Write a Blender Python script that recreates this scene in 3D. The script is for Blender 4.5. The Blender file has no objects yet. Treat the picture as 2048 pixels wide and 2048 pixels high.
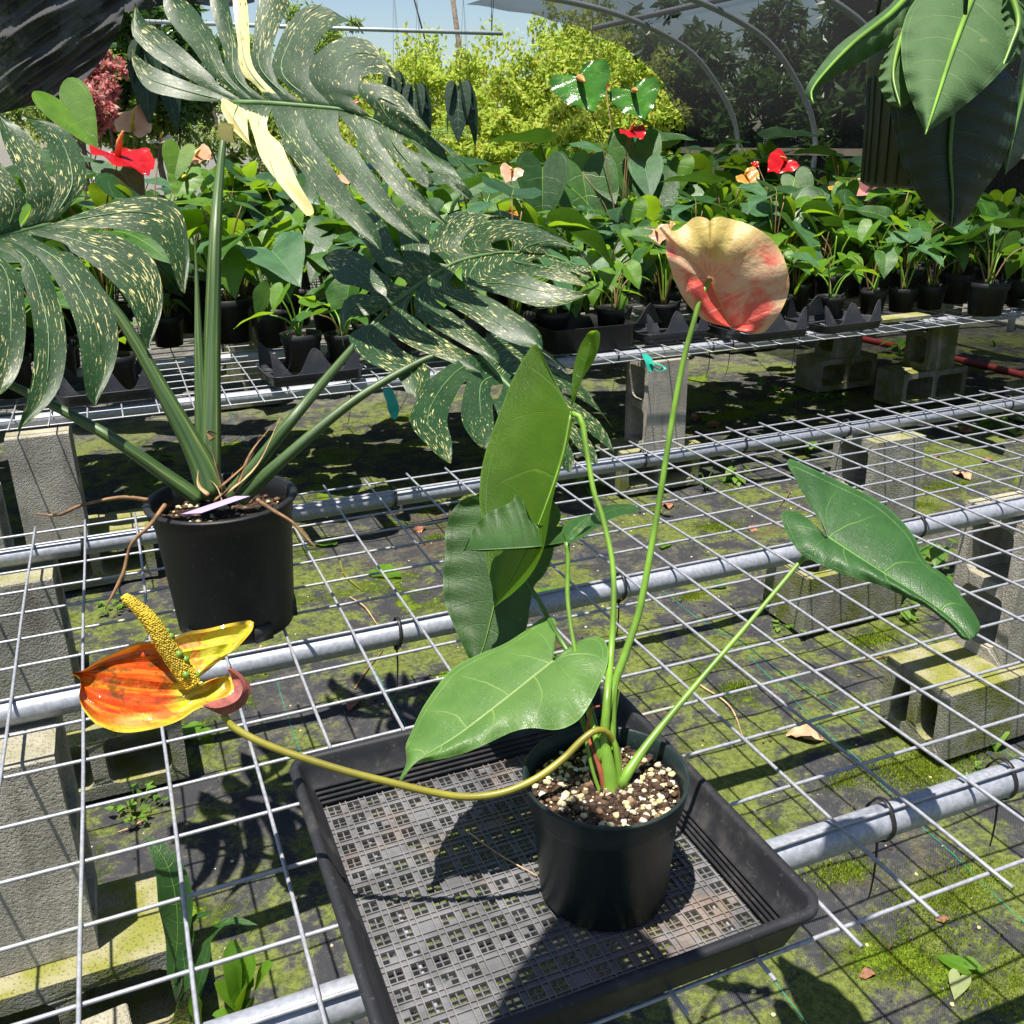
import bpy, bmesh, math, random
import numpy as np
from mathutils import Vector, Matrix
random.seed(7); RNG = np.random.default_rng(7)
SC = bpy.context.scene; COL = SC.collection
R = math.radians
U = 0.11            # metres per grid unit (one mesh cell of the bench)
ZG = -5.85          # ground level in grid units, bench top is 0
# ------------------------------------------------------------------ camera
F = 1915.8; CP = np.array([2.259, -15.917, 7.400])
YAW, PIT, ROL = R(22.0775), R(21.4386), R(-0.9687)
FW = np.array([math.sin(YAW)*math.cos(PIT), math.cos(YAW)*math.cos(PIT), -math.sin(PIT)])
_x = np.array([math.cos(YAW), -math.sin(YAW), 0]); _u = np.cross(_x, FW)
AX = _x*math.cos(ROL)+_u*math.sin(ROL); AU = -_x*math.sin(ROL)+_u*math.cos(ROL)
def m(p): return ((p[0])*U, p[1]*U, (p[2]-ZG)*U)
cam = bpy.data.objects.new('camera', bpy.data.cameras.new('camera')); COL.objects.link(cam)
cam.data.sensor_width = 36; cam.data.lens = F/2048*36
cam.data.clip_start = 0.02; cam.data.clip_end = 600
cam.matrix_world = Matrix(((AX[0], AU[0], -FW[0], m(CP)[0]), (AX[1], AU[1], -FW[1], m(CP)[1]),
                           (AX[2], AU[2], -FW[2], m(CP)[2]), (0, 0, 0, 1)))
SC.camera = cam
# ------------------------------------------------------------------ world, sun, exposure
SUNV = Vector((0.17, 0.11, -1.0)).normalized()     # direction the light travels
elev = math.asin(-SUNV.z); azim = math.atan2(-SUNV.x, -SUNV.y)
world = bpy.data.worlds.new('World'); SC.world = world; world.use_nodes = True
wn = world.node_tree; wn.nodes.clear()
sky = wn.nodes.new('ShaderNodeTexSky'); sky.sky_type = 'NISHITA'; sky.sun_disc = False
sky.sun_elevation = elev; sky.sun_rotation = azim; sky.air_density = 1.0; sky.dust_density = .6; sky.ozone_density = 1.0
bg = wn.nodes.new('ShaderNodeBackground'); bg.inputs[1].default_value = 0.065
wo = wn.nodes.new('ShaderNodeOutputWorld')
wn.links.new(sky.outputs[0], bg.inputs[0]); wn.links.new(bg.outputs[0], wo.inputs[0])
sun = bpy.data.lights.new('sun', 'SUN'); sun.energy = 5.0; sun.angle = R(0.5); sun.color = (1.0, 0.945, 0.85)
so = bpy.data.objects.new('sun', sun); COL.objects.link(so); so.location = (0, 0, 12)
so.rotation_euler = (-SUNV).to_track_quat('Z', 'Y').to_euler()
SC.view_settings.view_transform = 'Standard'; SC.view_settings.look = 'None'
SC.view_settings.exposure = 1.0; SC.view_settings.gamma = 1.0
SC.cycles.max_bounces = 8; SC.cycles.transparent_max_bounces = 24
SC.cycles.caustics_reflective = False; SC.cycles.caustics_refractive = False
SC.cycles.use_denoising = True
# ------------------------------------------------------------------ pixel <-> place
def ray(px, py): return FW+AX*(px-1024)/F-AU*(py-1024)/F
def W(px, py, d): return CP+ray(px, py)*d
def onz(px, py, z):
    r = ray(px, py); return CP+r*((z-CP[2])/r[2])
def gnd(px, py): return onz(px, py, ZG)
def dep(p): return float((np.array(p)-CP)@FW)
# ------------------------------------------------------------------ object helpers
ORG = {}
ORD = ['first', 'second', 'third', 'fourth', 'fifth', 'sixth', 'seventh', 'eighth', 'ninth', 'tenth', 'eleventh', 'twelfth', 'thirteenth', 'fourteenth', 'fifteenth', 'sixteenth', 'seventeenth', 'eighteenth', 'nineteenth', 'twentieth', 'twenty-first', 'twenty-second', 'twenty-third', 'twenty-fourth', 'twenty-fifth', 'twenty-sixth', 'twenty-seventh', 'twenty-eighth', 'twenty-ninth', 'thirtieth']
def thing(name, label, cat, loc, group=None, rotz=0):
    o = bpy.data.objects.new(name, None); COL.objects.link(o)
    o.location = m(loc); o.rotation_euler = (0, 0, rotz); o.empty_display_size = .05
    ORG[o.name] = np.array(m(loc)); o['label'] = label; o['category'] = cat
    if group: o['group'] = group
    return o
def tag(o, label, cat, group=None):
    o['label'] = label; o['category'] = cat
    if group: o['group'] = group
    return o
def mesh(name, geo, mats, smooth=True):
    v = np.asarray(geo['v'], float); me = bpy.data.meshes.new(name)
    me.from_pydata(v.tolist(), [], geo['f'])
    for mt in (mats if isinstance(mats, (list, tuple)) else [mats]): me.materials.append(mt)
    if 'mi' in geo: me.polygons.foreach_set('material_index', geo['mi'])
    if 'uv' in geo:
        uvl = me.uv_layers.new(name='UVMap'); li = np.empty(len(me.loops), np.int32); me.loops.foreach_get('vertex_index', li)
        uvl.data.foreach_set('uv', np.asarray(geo['uv'], np.float32)[li].ravel())
    for k in ('cream', 'tone'):
        if k in geo:
            a = me.attributes.new(k, 'FLOAT', 'POINT'); a.data.foreach_set('value', np.asarray(geo[k], np.float32))
    if smooth: me.polygons.foreach_set('use_smooth', [True]*len(me.polygons))
    me.update(); return me
def part(name, geo, mat, parent=None, smooth=True, stuff=False, me=None):
    """geo in grid units, world place; becomes a child of parent"""
    if me is None:
        g = dict(geo); v = np.asarray(geo['v'], float)*U; v[:, 2] -= ZG*U
        off = ORG[parent.name] if parent is not None else np.zeros(3)
        g['v'] = v-off; me = mesh(name, g, mat, smooth)
    else: off = ORG[parent.name] if parent is not None else np.zeros(3)
    o = bpy.data.objects.new(name, me); COL.objects.link(o)
    if parent is not None: o.parent = parent
    ORG[o.name] = off
    if stuff: o['kind'] = 'stuff'
    return o
def single(name, geo, mat, label, cat, group=None, smooth=True):
    """a one-mesh thing with its origin at its base centre"""
    g = dict(geo); v = np.asarray(geo['v'], float); c = np.array([v[:, 0].mean(), v[:, 1].mean(), v[:, 2].min()])
    g['v'] = (v-c)*U; o = bpy.data.objects.new(name, mesh(name, g, mat, smooth)); COL.objects.link(o); o.location = m(c)
    ORG[o.name] = np.array(m(c)); return tag(o, label, cat, group)
def struct(name, geo, mat, smooth=False, kind='structure'):
    o = part(name, geo, mat, None, smooth); o['kind'] = kind; return o
def copy_tree(o, loc=None, rotz=0, scale=1, label=None, parent=None):
    c = o.copy(); COL.objects.link(c); c.parent = parent
    if loc is not None: c.location = m(loc); c.rotation_euler = (0, 0, rotz); c.scale = (scale,)*3
    if label: c['label'] = label
    ORG[c.name] = np.array(c.location) if parent is None else ORG.get(o.name, np.zeros(3))
    for ch in o.children: copy_tree(ch, parent=c)
    return c
# ------------------------------------------------------------------ geometry helpers
def join(*gs):
    out = {'v': [], 'f': []}; n = 0; keys = set(k for g in gs for k in g if k in ('uv', 'cream', 'tone', 'mi'))
    ex = {k: [] for k in keys}
    for g in gs:
        v = np.asarray(g['v'], float); out['v'].append(v); out['f'] += [tuple(i+n for i in f) for f in g['f']]
        for k in keys:
            dflt = np.zeros((len(v), 2)) if k == 'uv' else np.zeros(len(g['f']) if k == 'mi' else len(v), int if k == 'mi' else float)
            ex[k].append(np.asarray(g.get(k, dflt)))
        n += len(v)
    out['v'] = np.concatenate(out['v'])
    for k in keys: out[k] = np.concatenate(ex[k])
    return out
def tube(pts, rad, n=8, cap=True, flat=None):
    P = np.asarray(pts, float); k = len(P); rad = np.broadcast_to(np.asarray(rad, float), (k,)) if np.ndim(rad) < 1 else np.asarray(rad, float)
    T = np.gradient(P, axis=0); T /= np.linalg.norm(T, axis=1)[:, None]+1e-12
    ref = np.array([0, 0, 1.]) if abs(T[0][2]) < .9 else np.array([1., 0, 0])
    a = np.cross(T[0], ref); a /= np.linalg.norm(a); V = []; UV = []
    for i in range(k):
        a = a-T[i]*(a@T[i]); a /= np.linalg.norm(a); b = np.cross(T[i], a)
        for j in range(n):
            th = 2*math.pi*j/n
            V.append(P[i]+rad[i]*(math.cos(th)*a+math.sin(th)*b*(flat or 1))); UV.append((j/n, i/(k-1)))
    fs = [(i*n+j, i*n+(j+1) % n, (i+1)*n+(j+1) % n, (i+1)*n+j) for i in range(k-1) for j in range(n)]
    if cap: fs += [tuple(range(n-1, -1, -1)), tuple(range((k-1)*n, k*n))]
    return {'v': np.array(V), 'f': fs, 'uv': np.array(UV)}
def box(c, s, rz=0):
    c = np.array(c, float); s = np.array(s, float)/2
    v = np.array([[x, y, z] for x in (-1, 1) for y in (-1, 1) for z in (-1, 1)])*s
    if rz: v = v@np.array([[math.cos(rz), math.sin(rz), 0], [-math.sin(rz), math.cos(rz), 0], [0, 0, 1]])
    return {'v': v+c, 'f': [(0, 1, 3, 2), (4, 6, 7, 5), (0, 4, 5, 1), (2, 3, 7, 6), (0, 2, 6, 4), (1, 5, 7, 3)]}
def lathe(prof, c, n=40, close=False):
    V = []; k = len(prof)
    for r, z in prof:
        for j in range(n): V.append((c[0]+r*math.cos(2*math.pi*j/n), c[1]+r*math.sin(2*math.pi*j/n), c[2]+z))
    f = [(i*n+j, i*n+(j+1) % n, (i+1)*n+(j+1) % n, (i+1)*n+j) for i in range(k-1) for j in range(n)]
    if close: f += [tuple(range(n-1, -1, -1))]
    return {'v': np.array(V), 'f': f}
def smooth_path(P, n, keep_dim=None):
    """Catmull-Rom through points, resampled evenly by arc length"""
    P = np.asarray(P, float)
    if len(P) == 2: return P[0]+(P[1]-P[0])*np.linspace(0, 1, n)[:, None]
    Q = np.vstack([2*P[0]-P[1], P, 2*P[-1]-P[-2]]); out = []
    for i in range(1, len(Q)-2):
        for t in np.linspace(0, 1, 12, endpoint=False):
            a, b, c, d = Q[i-1:i+3]
            out.append(.5*((2*b)+(-a+c)*t+(2*a-5*b+4*c-d)*t*t+(-a+3*b-3*c+d)*t**3))
    out.append(Q[-2]); out = np.array(out)
    L = np.r_[0, np.cumsum(np.linalg.norm(np.diff(out[:, :2] if keep_dim else out, axis=0), axis=1))]
    s = np.linspace(0, L[-1], n); return np.stack([np.interp(s, L, out[:, i]) for i in range(out.shape[1])], 1)
def plane_depth(pp):
    A = np.array([[p[0], p[1], 1] for p in pp], float); k = np.linalg.solve(A, 1/np.array([p[2] for p in pp], float))
    return lambda x, y: 1/np.maximum(k[0]*x+k[1]*y+k[2], 1e-3)
def pxtube(pts, rad, n=8, k=40):
    """pts: (px,py,depth) along a stalk"""
    q = smooth_path(np.array(pts, float), k); P = np.array([W(*p) for p in q])
    if np.ndim(rad): rad = np.interp(np.linspace(0, 1, k), np.linspace(0, 1, len(rad)), rad)
    return tube(P, rad, n)
def hero_leaf(mid, left, right, pp, fold=0, bulge=0, ripple=0, tipd=0, ns=9, nt=44, lobe=.12, nv=9, rightfold=None):
    D = plane_depth(pp); M = smooth_path(mid, 60); b = M[0]; t_ = M[-1]; ax = (t_-b)/np.sum((t_-b)**2)
    gs = []
    for side, out in ((0, left), (1, right)):
        B = smooth_path(np.array(out, float), nt+1)
        a = (B-b)@ax; g = np.clip((a-lobe*(1-a)), 0, 1); g = np.maximum.accumulate(g); g[-1] = 1
        V = []; UV = []
        fo = fold if (side == 0 or rightfold is None) else rightfold
        for i in range(nt+1):
            st = np.array([np.interp(g[i]*59, range(60), M[:, k]) for k in (0, 1)])
            for j in range(ns+1):
                s = j/ns; p = st+(B[i]-st)*s
                fwd = (t_-b)*0.05*math.sin(math.pi*s)*(1-g[i]); p = p-fwd*.6*min(1, g[i]*5)
                d = D(p[0], p[1])+fo*s+bulge*math.sin(math.pi*s)*(1-.4*g[i])+ripple*s*s*math.sin(i/nt*2*math.pi*nv)+tipd*g[i]**2*(1-0*s)
                d += .008*abs(math.sin(math.pi*nv*i/nt))*math.sin(math.pi*min(1, s*1.1))*-1
                V.append(W(p[0], p[1], d)); UV.append((s, i/nt))
        w = ns+1
        f = [((i*w+j), (i*w+j+1), ((i+1)*w+j+1), ((i+1)*w+j)) for i in range(nt) for j in range(ns)]
        if side: f = [q[::-1] for q in f]
        gs.append({'v': np.array(V), 'f': f, 'uv': np.array(UV)})
    return join(*gs)
def midrib_geo(mid, pp, r, lift=0, fold=0, tipd=0):
    D = plane_depth(pp); M = smooth_path(mid, 26); k = np.linspace(0, 1, 26)
    return tube([W(p[0], p[1], D(p[0], p[1])+tipd*g*g-lift) for p, g in zip(M, k)], r*(1-.75*k), 6)
# ------------------------------------------------------------------ materials
class NB:
    def __init__(s, name):
        s.mat = bpy.data.materials.new(name); s.mat.use_nodes = True; s.t = s.mat.node_tree; s.t.nodes.clear()
        s.out = s.t.nodes.new('ShaderNodeOutputMaterial')
    def n(s, typ, ins=None, **kw):
        x = s.t.nodes.new('ShaderNode'+typ)
        for k, v in kw.items(): setattr(x, k, v)
        for k, v in (ins or {}).items():
            if isinstance(v, bpy.types.NodeSocket): s.t.links.new(v, x.inputs[k])
            else: x.inputs[k].default_value = v
        return x
    def math(s, op, a, b=None, c=None, clamp=False):
        d = {0: a}
        if b is not None: d[1] = b
        if c is not None: d[2] = c
        return s.n('Math', d, operation=op, use_clamp=clamp).outputs[0]
    def mix(s, f, a, b):
        x = s.n('Mix', data_type='RGBA')
        for i, v in ((0, f), (6, a), (7, b)):
            if isinstance(v, bpy.types.NodeSocket): s.t.links.new(v, x.inputs[i])
            else: x.inputs[i].default_value = (*v, 1) if (i and len(v) == 3) else v
        return x.outputs[2]
    def ramp(s, f, stops):
        x = s.n('ValToRGB', {0: f}); e = x.color_ramp.elements
        while len(e) < len(stops): e.new(.5)
        for k, (p, c) in zip(e, stops): k.position = p; k.color = (*c, 1) if len(c) == 3 else c
        return x.outputs[0]
    def step(s, f, lo, hi):
        x = s.n('MapRange', {0: f, 1: lo, 2: hi, 3: 0., 4: 1.}); x.interpolation_type = 'SMOOTHSTEP'; return x.outputs[0]
    def noise(s, co, scale, detail=4, rough=.55, dist=0):
        return s.n('TexNoise', {'Vector': co, 'Scale': scale, 'Detail': detail, 'Roughness': rough, 'Distortion': dist}).outputs[0]
    def obj(s): return s.n('TexCoord').outputs['Object']
    def pos(s): return s.n('NewGeometry').outputs['Position']
    def uv(s):
        x = s.n('SeparateXYZ', {0: s.n('TexCoord').outputs['UV']}); return x.outputs[0], x.outputs[1]
    def scale(s, co, v): return s.n('VectorMath', {0: co, 1: v}, operation='MULTIPLY').outputs[0]
    def bump(s, h, st=.3, dist=.01): return s.n('Bump', {'Height': h, 'Strength': st, 'Distance': dist}).outputs[0]
    def pbr(s, color, rough=.5, normal=None, metal=0., spec=.5, **kw):
        d = {'Base Color': color if isinstance(color, bpy.types.NodeSocket) else (*color, 1), 'Roughness': rough, 'Metallic': metal, 'Specular IOR Level': spec}
        d.update(kw)
        if normal is not None: d['Normal'] = normal
        return s.n('BsdfPrincipled', d).outputs[0]
    def done(s, sh): s.t.links.new(sh, s.out.inputs[0]); return s.mat
    def leafy(s, color, tcolor, tw, rough=.35, normal=None, spec=.5):
        a = s.pbr(color, rough, normal, spec=spec)
        d = {'Color': tcolor if isinstance(tcolor, bpy.types.NodeSocket) else (*tcolor, 1)}
        if normal is not None: d['Normal'] = normal
        b = s.n('BsdfTranslucent', d).outputs[0]
        return s.done(s.n('MixShader', {0: tw, 1: a, 2: b}).outputs[0])
def anth_mat(name, c1, c2, tr, vein=(.16, .3, .05), nv=9, tw=.35, rough=.33, veinw=.5, spec=.5, spots=.5):
    b = NB(name); u, v = b.uv(); co = b.obj(); nz = b.noise(co, 22, 4, .6); big = b.noise(co, 5, 3, .6)
    col = b.mix(b.step(nz, .35, .65), c1, c2); col = b.mix(b.math('MULTIPLY', b.step(big, .4, .7), .45), col, tuple(k*.55 for k in c1))
    wob = b.math('MULTIPLY', b.math('SUBTRACT', b.noise(co, 16, 2), .5), .05); vv = b.math('ADD', v, wob)
    cv = b.math('SUBTRACT', vv, b.math('MULTIPLY', b.math('MULTIPLY', u, u), .07)); fr = b.math('FRACT', b.math('MULTIPLY', cv, float(nv))); ds = b.math('ABSOLUTE', b.math('SUBTRACT', fr, .5))
    lat = b.math('MULTIPLY', b.step(ds, .472, .494), b.step(u, 1.0, .3))
    coll = b.math('MULTIPLY', b.step(b.math('ABSOLUTE', b.math('SUBTRACT', u, .9)), .012, .004), .6); lat = b.math('MAXIMUM', lat, coll); mid = b.step(u, .03, .01)
    fr2 = b.math('FRACT', b.math('ADD', b.math('MULTIPLY', vv, float(nv*6)), b.math('MULTIPLY', u, 2.5))); fin = b.math('MULTIPLY', b.step(b.math('ABSOLUTE', b.math('SUBTRACT', fr2, .5)), .38, .5), .05)
    net = b.n('TexVoronoi', {'Vector': co, 'Scale': 420.}, feature='DISTANCE_TO_EDGE').outputs['Distance']; netm = b.math('MULTIPLY', b.step(net, .1, .0), .1)
    vm = b.math('MAXIMUM', b.math('MULTIPLY', lat, veinw), b.math('MAXIMUM', b.math('MULTIPLY', mid, .9), b.math('MAXIMUM', fin, netm)))
    col = b.mix(vm, col, vein)
    edge = b.step(u, .97, .997); col = b.mix(b.math('MULTIPLY', edge, .5), col, tuple(min(1, k*1.8+.015) for k in c2))
    sp = b.step(b.noise(co, 95, 2, .5), .70, .74); sp2 = b.step(b.noise(co, 30, 5, .75), .66, .74)
    col = b.mix(b.math('MULTIPLY', sp, .5*spots), col, (.3, .3, .14)); col = b.mix(b.math('MULTIPLY', sp2, .3*spots), col, (.3, .31, .25))
    h = b.math('ADD', b.math('MULTIPLY', b.math('MAXIMUM', lat, mid), -.7), b.math('ADD', b.math('MULTIPLY', fin, 1.6), b.math('MULTIPLY', netm, 1.2)))
    nm = b.bump(b.math('ADD', h, b.math('MULTIPLY', b.noise(co, 30, 4), 1.2)), .38, .004)
    tcol = b.mix(vm, b.mix(b.step(big, .35, .7), tr, tuple(k*.62 for k in tr)), tuple(k*.85 for k in tr))
    rg = b.math('ADD', rough, b.math('ADD', b.math('MULTIPLY', nz, .14), b.math('MULTIPLY', sp2, .25)))
    return b.leafy(col, tcol, tw, rg, nm, spec)
def plain(name, col, rough=.5, metal=0, nscale=30, var=.25, bump=0, spec=.5, dist=.003):
    b = NB(name); co = b.obj(); nz = b.noise(co, nscale, 5)
    c = b.mix(b.step(nz, .25, .75), tuple(k*(1-var) for k in col), tuple(min(1, k*(1+var)) for k in col))
    return b.done(b.pbr(c, rough, b.bump(nz, bump, dist) if bump else None, metal, spec))
MT = {}
MT['leafA'] = anth_mat('leaf_young', (.055, .14, .006), (.075, .17, .008), (.28, .46, .006), tw=.55, nv=5, vein=(.2, .34, .04), veinw=.3)
MT['leafB'] = anth_mat('leaf_deep', (.022, .07, .009), (.03, .09, .011), (.09, .19, .012), tw=.3, nv=9, vein=(.06, .14, .02), veinw=.3, rough=.42)
MT['leafD'] = anth_mat('leaf_front', (.07, .165, .03), (.095, .2, .04), (.26, .44, .04), tw=.28, nv=6, vein=(.24, .36, .11), veinw=.65, rough=.36)
MT['leafE'] = anth_mat('leaf_bluegreen', (.022, .078, .016), (.03, .1, .02), (.08, .2, .02), tw=.25, nv=6, vein=(.13, .27, .05), veinw=.65, rough=.36)
MT['g0'] = anth_mat('leaf_green_mid', (.03, .1, .014), (.05, .14, .018), (.2, .4, .02), tw=.32, nv=7, rough=.3)
MT['g1'] = anth_mat('leaf_green_dark', (.014, .055, .012), (.024, .078, .017), (.09, .21, .015), tw=.25, nv=8, rough=.28)
MT['g2'] = anth_mat('leaf_green_fresh', (.085, .21, .013), (.12, .26, .017), (.36, .58, .02), tw=.42, nv=6, rough=.3)
MT['g3'] = anth_mat('leaf_green_grey', (.045, .12, .045), (.062, .155, .058), (.14, .3, .05), tw=.25, nv=8, rough=.3, vein=(.15, .28, .12))
MT['pale'] = anth_mat('leaf_pale', (.28, .33, .13), (.34, .38, .17), (.45, .5, .2), tw=.3, nv=6, rough=.5)
MT['stem'] = plain('stem_green', (.13, .25, .025), .4, nscale=18, var=.35)
MT['stemdark'] = plain('stem_dark', (.06, .14, .02), .4, nscale=14, var=.4)
MT['stemolive'] = plain('stem_olive', (.21, .19, .02), .4, nscale=10, var=.4)
MT['stembrown'] = plain('stem_brown', (.16, .1, .035), .5, nscale=14, var=.4)
MT['bract'] = plain('bract_rust', (.3, .07, .03), .6, nscale=30, var=.5)
MT['dry'] = plain('dry_leaf', (.24, .1, .055), .7, nscale=24, var=.55, bump=.4)
MT['drytan'] = plain('dry_leaf_tan', (.42, .25, .15), .7, nscale=24, var=.4, bump=.4)
MT['straw'] = plain('dry_husk', (.45, .3, .16), .7, nscale=24, var=.45, bump=.4)
MT['root'] = plain('root_brown', (.2, .11, .05), .7, nscale=40, var=.6, bump=.4)
def spathe_mat(name, base, streak, rim, rough=.22, tw=.35, thr=(.5, .6), sc=9, nv=6):
    b = NB(name); u, v = b.uv(); co = b.obj()
    n1 = b.noise(co, sc, 6, .65, .6); n2 = b.noise(b.scale(co, (1, 1, 2.2)), sc*3.2, 5, .6)
    mk = b.math('ADD', b.math('MULTIPLY', n1, .7), b.math('MULTIPLY', n2, .3))
    col = b.mix(b.step(mk, thr[0], thr[1]), base, streak)
    col = b.mix(b.step(u, .55, 1.05), col, rim)
    fr = b.math('ABSOLUTE', b.math('SUBTRACT', b.math('FRACT', b.math('MULTIPLY', v, float(nv))), .5))
    h = b.math('MULTIPLY', fr, b.step(u, 1., .1))
    nm = b.bump(b.math('ADD', b.math('MULTIPLY', h, 1.2), n2), .5, .006)
    return b.leafy(col, b.mix(.5, col, streak), tw, rough, nm)
MT['sp_red'] = spathe_mat('spathe_red', (.55, .012, .018), (.4, .008, .015), (.62, .02, .02))
MT['sp_pink'] = spathe_mat('spathe_pink', (.72, .3, .26), (.75, .16, .15), (.78, .45, .38))
MT['sp_peach'] = spathe_mat('spathe_salmon', (.72, .38, .24), (.75, .25, .16), (.8, .5, .32))
MT['sp_orange'] = spathe_mat('spathe_orange', (.75, .28, .05), (.7, .13, .03), (.65, .4, .08))
MT['sp_green'] = spathe_mat('spathe_green', (.05, .17, .02), (.09, .24, .03), (.035, .12, .015), rough=.15)
MT['sp_white'] = spathe_mat('spathe_white', (.75, .68, .58), (.75, .5, .42), (.78, .72, .6))
MT['spadix_y'] = plain('spadix_yellow', (.5, .36, .02), .55, nscale=25, var=.35)
MT['spadix_o'] = plain('spadix_orange', (.7, .22, .06), .5, nscale=60, var=.3)
def peach_back():
    b = NB('spathe_peach_back'); u, v = b.uv(); co = b.pos()
    x = b.n('SeparateXYZ', {0: co}); zz = x.outputs[2]
    n2 = b.noise(co, 60, 5, .65, .6); pol = b.n('CombineXYZ', {0: b.math('MULTIPLY', v, 11.), 1: b.math('MULTIPLY', u, 2.2)}).outputs[0]; n1 = b.noise(pol, 1.3, 5, .62, .4)
    low = b.math('MULTIPLY', b.step(v, .5, .86), b.step(u, 1.25, .3)); mk = b.math('ADD', b.math('MULTIPLY', n1, .75), b.math('ADD', b.math('MULTIPLY', n2, .35), b.math('MULTIPLY', low, .3)))
    col = b.mix(b.step(mk, .52, .74), b.mix(b.step(n2, .3, .7), (.74, .46, .28), (.78, .56, .36)), (.8, .11, .09))
    yel = b.math('MULTIPLY', b.step(v, .52, .2), b.step(b.math('ADD', b.noise(co, 14, 3), b.math('MULTIPLY', u, .35)), .5, .75)); col = b.mix(b.math('MULTIPLY', yel, .8), col, (.68, .6, .16))
    col = b.mix(b.math('MULTIPLY', b.step(u, .93, .99), .6), col, (.72, .55, .2))
    col = b.mix(b.step(u, .045, .01), col, (.85, .3, .12))
    fr = b.math('ABSOLUTE', b.math('SUBTRACT', b.math('FRACT', b.math('MULTIPLY', v, 7.)), .5))
    vein = b.math('MULTIPLY', b.step(fr, .455, .49), b.step(u, .9, .2)); col = b.mix(b.math('MULTIPLY', vein, .5), col, (.86, .55, .38))
    nm = b.bump(b.math('ADD', fr, n2), .45, .006)
    return b.leafy(col, b.mix(.4, col, (.9, .42, .22)), .45, .38, nm)
MT['peachback'] = peach_back()
def orange_front():
    b = NB('spathe_orange_glossy'); u, v = b.uv(); co = b.pos(); n2 = b.noise(co, 90, 5, .7)
    lon = b.n('CombineXYZ', {0: b.math('MULTIPLY', u, 7.), 1: b.math('MULTIPLY', v, 3.2), 2: b.math('MULTIPLY', n2, .5)}).outputs[0]; n1 = b.noise(lon, 1.2, 6, .68, .5)
    red = b.mix(b.step(n1, .38, .66), (.62, .045, .012), (.72, .22, .015))
    blot = b.math('MULTIPLY', b.step(b.math('ADD', b.math('MULTIPLY', b.noise(co, 34, 4, .6, .4), .6), b.math('MULTIPLY', n2, .4)), .47, .56), b.step(u, .8, .35)); red = b.mix(b.math('MULTIPLY', blot, .85), red, (.1, .06, .012))
    vr = b.math('ABSOLUTE', b.math('SUBTRACT', b.math('FRACT', b.math('MULTIPLY', u, 3.2)), .5)); red = b.mix(b.math('MULTIPLY', b.step(vr, .08, .0), .7), red, (.66, .06, .012))
    grn = b.mix(b.step(n1, .45, .6), (.5, .5, .035), (.66, .34, .12)); grn = b.mix(b.step(b.noise(co, 45, 5, .7, .8), .52, .62), grn, (.66, .2, .05)); grn = b.mix(b.step(n2, .6, .75), grn, (.55, .1, .03))
    f = b.n('Attribute', attribute_name='cream').outputs['Fac']
    col = b.mix(b.step(b.math('ADD', f, b.math('MULTIPLY', b.math('SUBTRACT', n1, .5), .8)), .3, .7), red, grn)
    col = b.mix(b.step(u, .82, 1.), col, (.62, .4, .03))
    nm = b.bump(b.math('ADD', b.math('MULTIPLY', vr, 2.2), b.math('MULTIPLY', b.noise(co, 42, 3), 1.4)), .65, .01)
    return b.leafy(col, b.mix(.3, col, (.8, .5, .05)), .18, .1, nm, .7)
MT['orangefront'] = orange_front()
MT['spatheback'] = plain('spathe_back_dusky', (.27, .075, .06), .7, nscale=70, var=.45, bump=.9)
def monstera_mat():
    b = NB('monstera_variegated'); u, v = b.uv(); co = b.obj(); f = b.n('Attribute', attribute_name='cream').outputs['Fac']
    t = b.n('CombineXYZ', {0: b.math('MULTIPLY', u, 1.), 1: b.math('MULTIPLY', v, .28)}).outputs[0]
    uvn = b.n('TexCoord').outputs['UV']
    st = b.scale(uvn, (9, 2.6, 1)); s1 = b.noise(st, 7., 3, .62); s2 = b.noise(b.scale(uvn, (4, 1.2, 1)), 6., 4, .6, .3)
    sp = b.step(s1, .65, .672); bl = b.step(b.math('ADD', s2, b.math('MULTIPLY', b.noise(co, 6, 2), .3)), .765, .785)
    big = b.step(b.math('ADD', f, b.math('MULTIPLY', b.math('SUBTRACT', b.noise(st, 2.2, 5, .6, .4), .5), .9)), .5, .56)
    cm = b.math('MAXIMUM', b.math('MAXIMUM', b.math('MULTIPLY', sp, .9), bl), big, clamp=True)
    nz = b.noise(co, 14, 3); gr = b.mix(b.step(nz, .3, .7), (.01, .04, .01), (.018, .058, .014))
    col = b.mix(cm, gr, (.66, .6, .27))
    fine = b.n('TexWave', {'Vector': uvn, 'Scale': 38., 'Distortion': 1.5, 'Detail': 2.}, bands_direction='Y').outputs['Fac']
    nm = b.bump(b.math('ADD', b.math('MULTIPLY', fine, .12), b.math('MULTIPLY', b.noise(co, 16, 3), 1.3)), .25, .006)
    tc = b.mix(cm, (.07, .2, .03), (.75, .65, .25))
    return b.leafy(col, tc, .22, b.math('ADD', .3, b.math('MULTIPLY', nz, .15)), nm, .5)
MT['monst'] = monstera_mat()
MT['monstrib'] = plain('monstera_rib', (.085, .16, .05), .4, nscale=20)
def petiole_mat():
    b = NB('monstera_petiole'); co = b.obj(); u, v = b.uv()
    s = b.noise(b.n('CombineXYZ', {0: b.math('MULTIPLY', u, 9.), 1: b.math('MULTIPLY', v, .7)}).outputs[0], 1.6, 4, .6)
    col = b.ramp(s, [(.36, (.02, .045, .012)), (.52, (.04, .085, .02)), (.62, (.09, .14, .035)), (.7, (.3, .3, .1))])
    return b.done(b.pbr(col, .42, b.bump(s, .3, .004)))
MT['petiole'] = petiole_mat()
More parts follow.
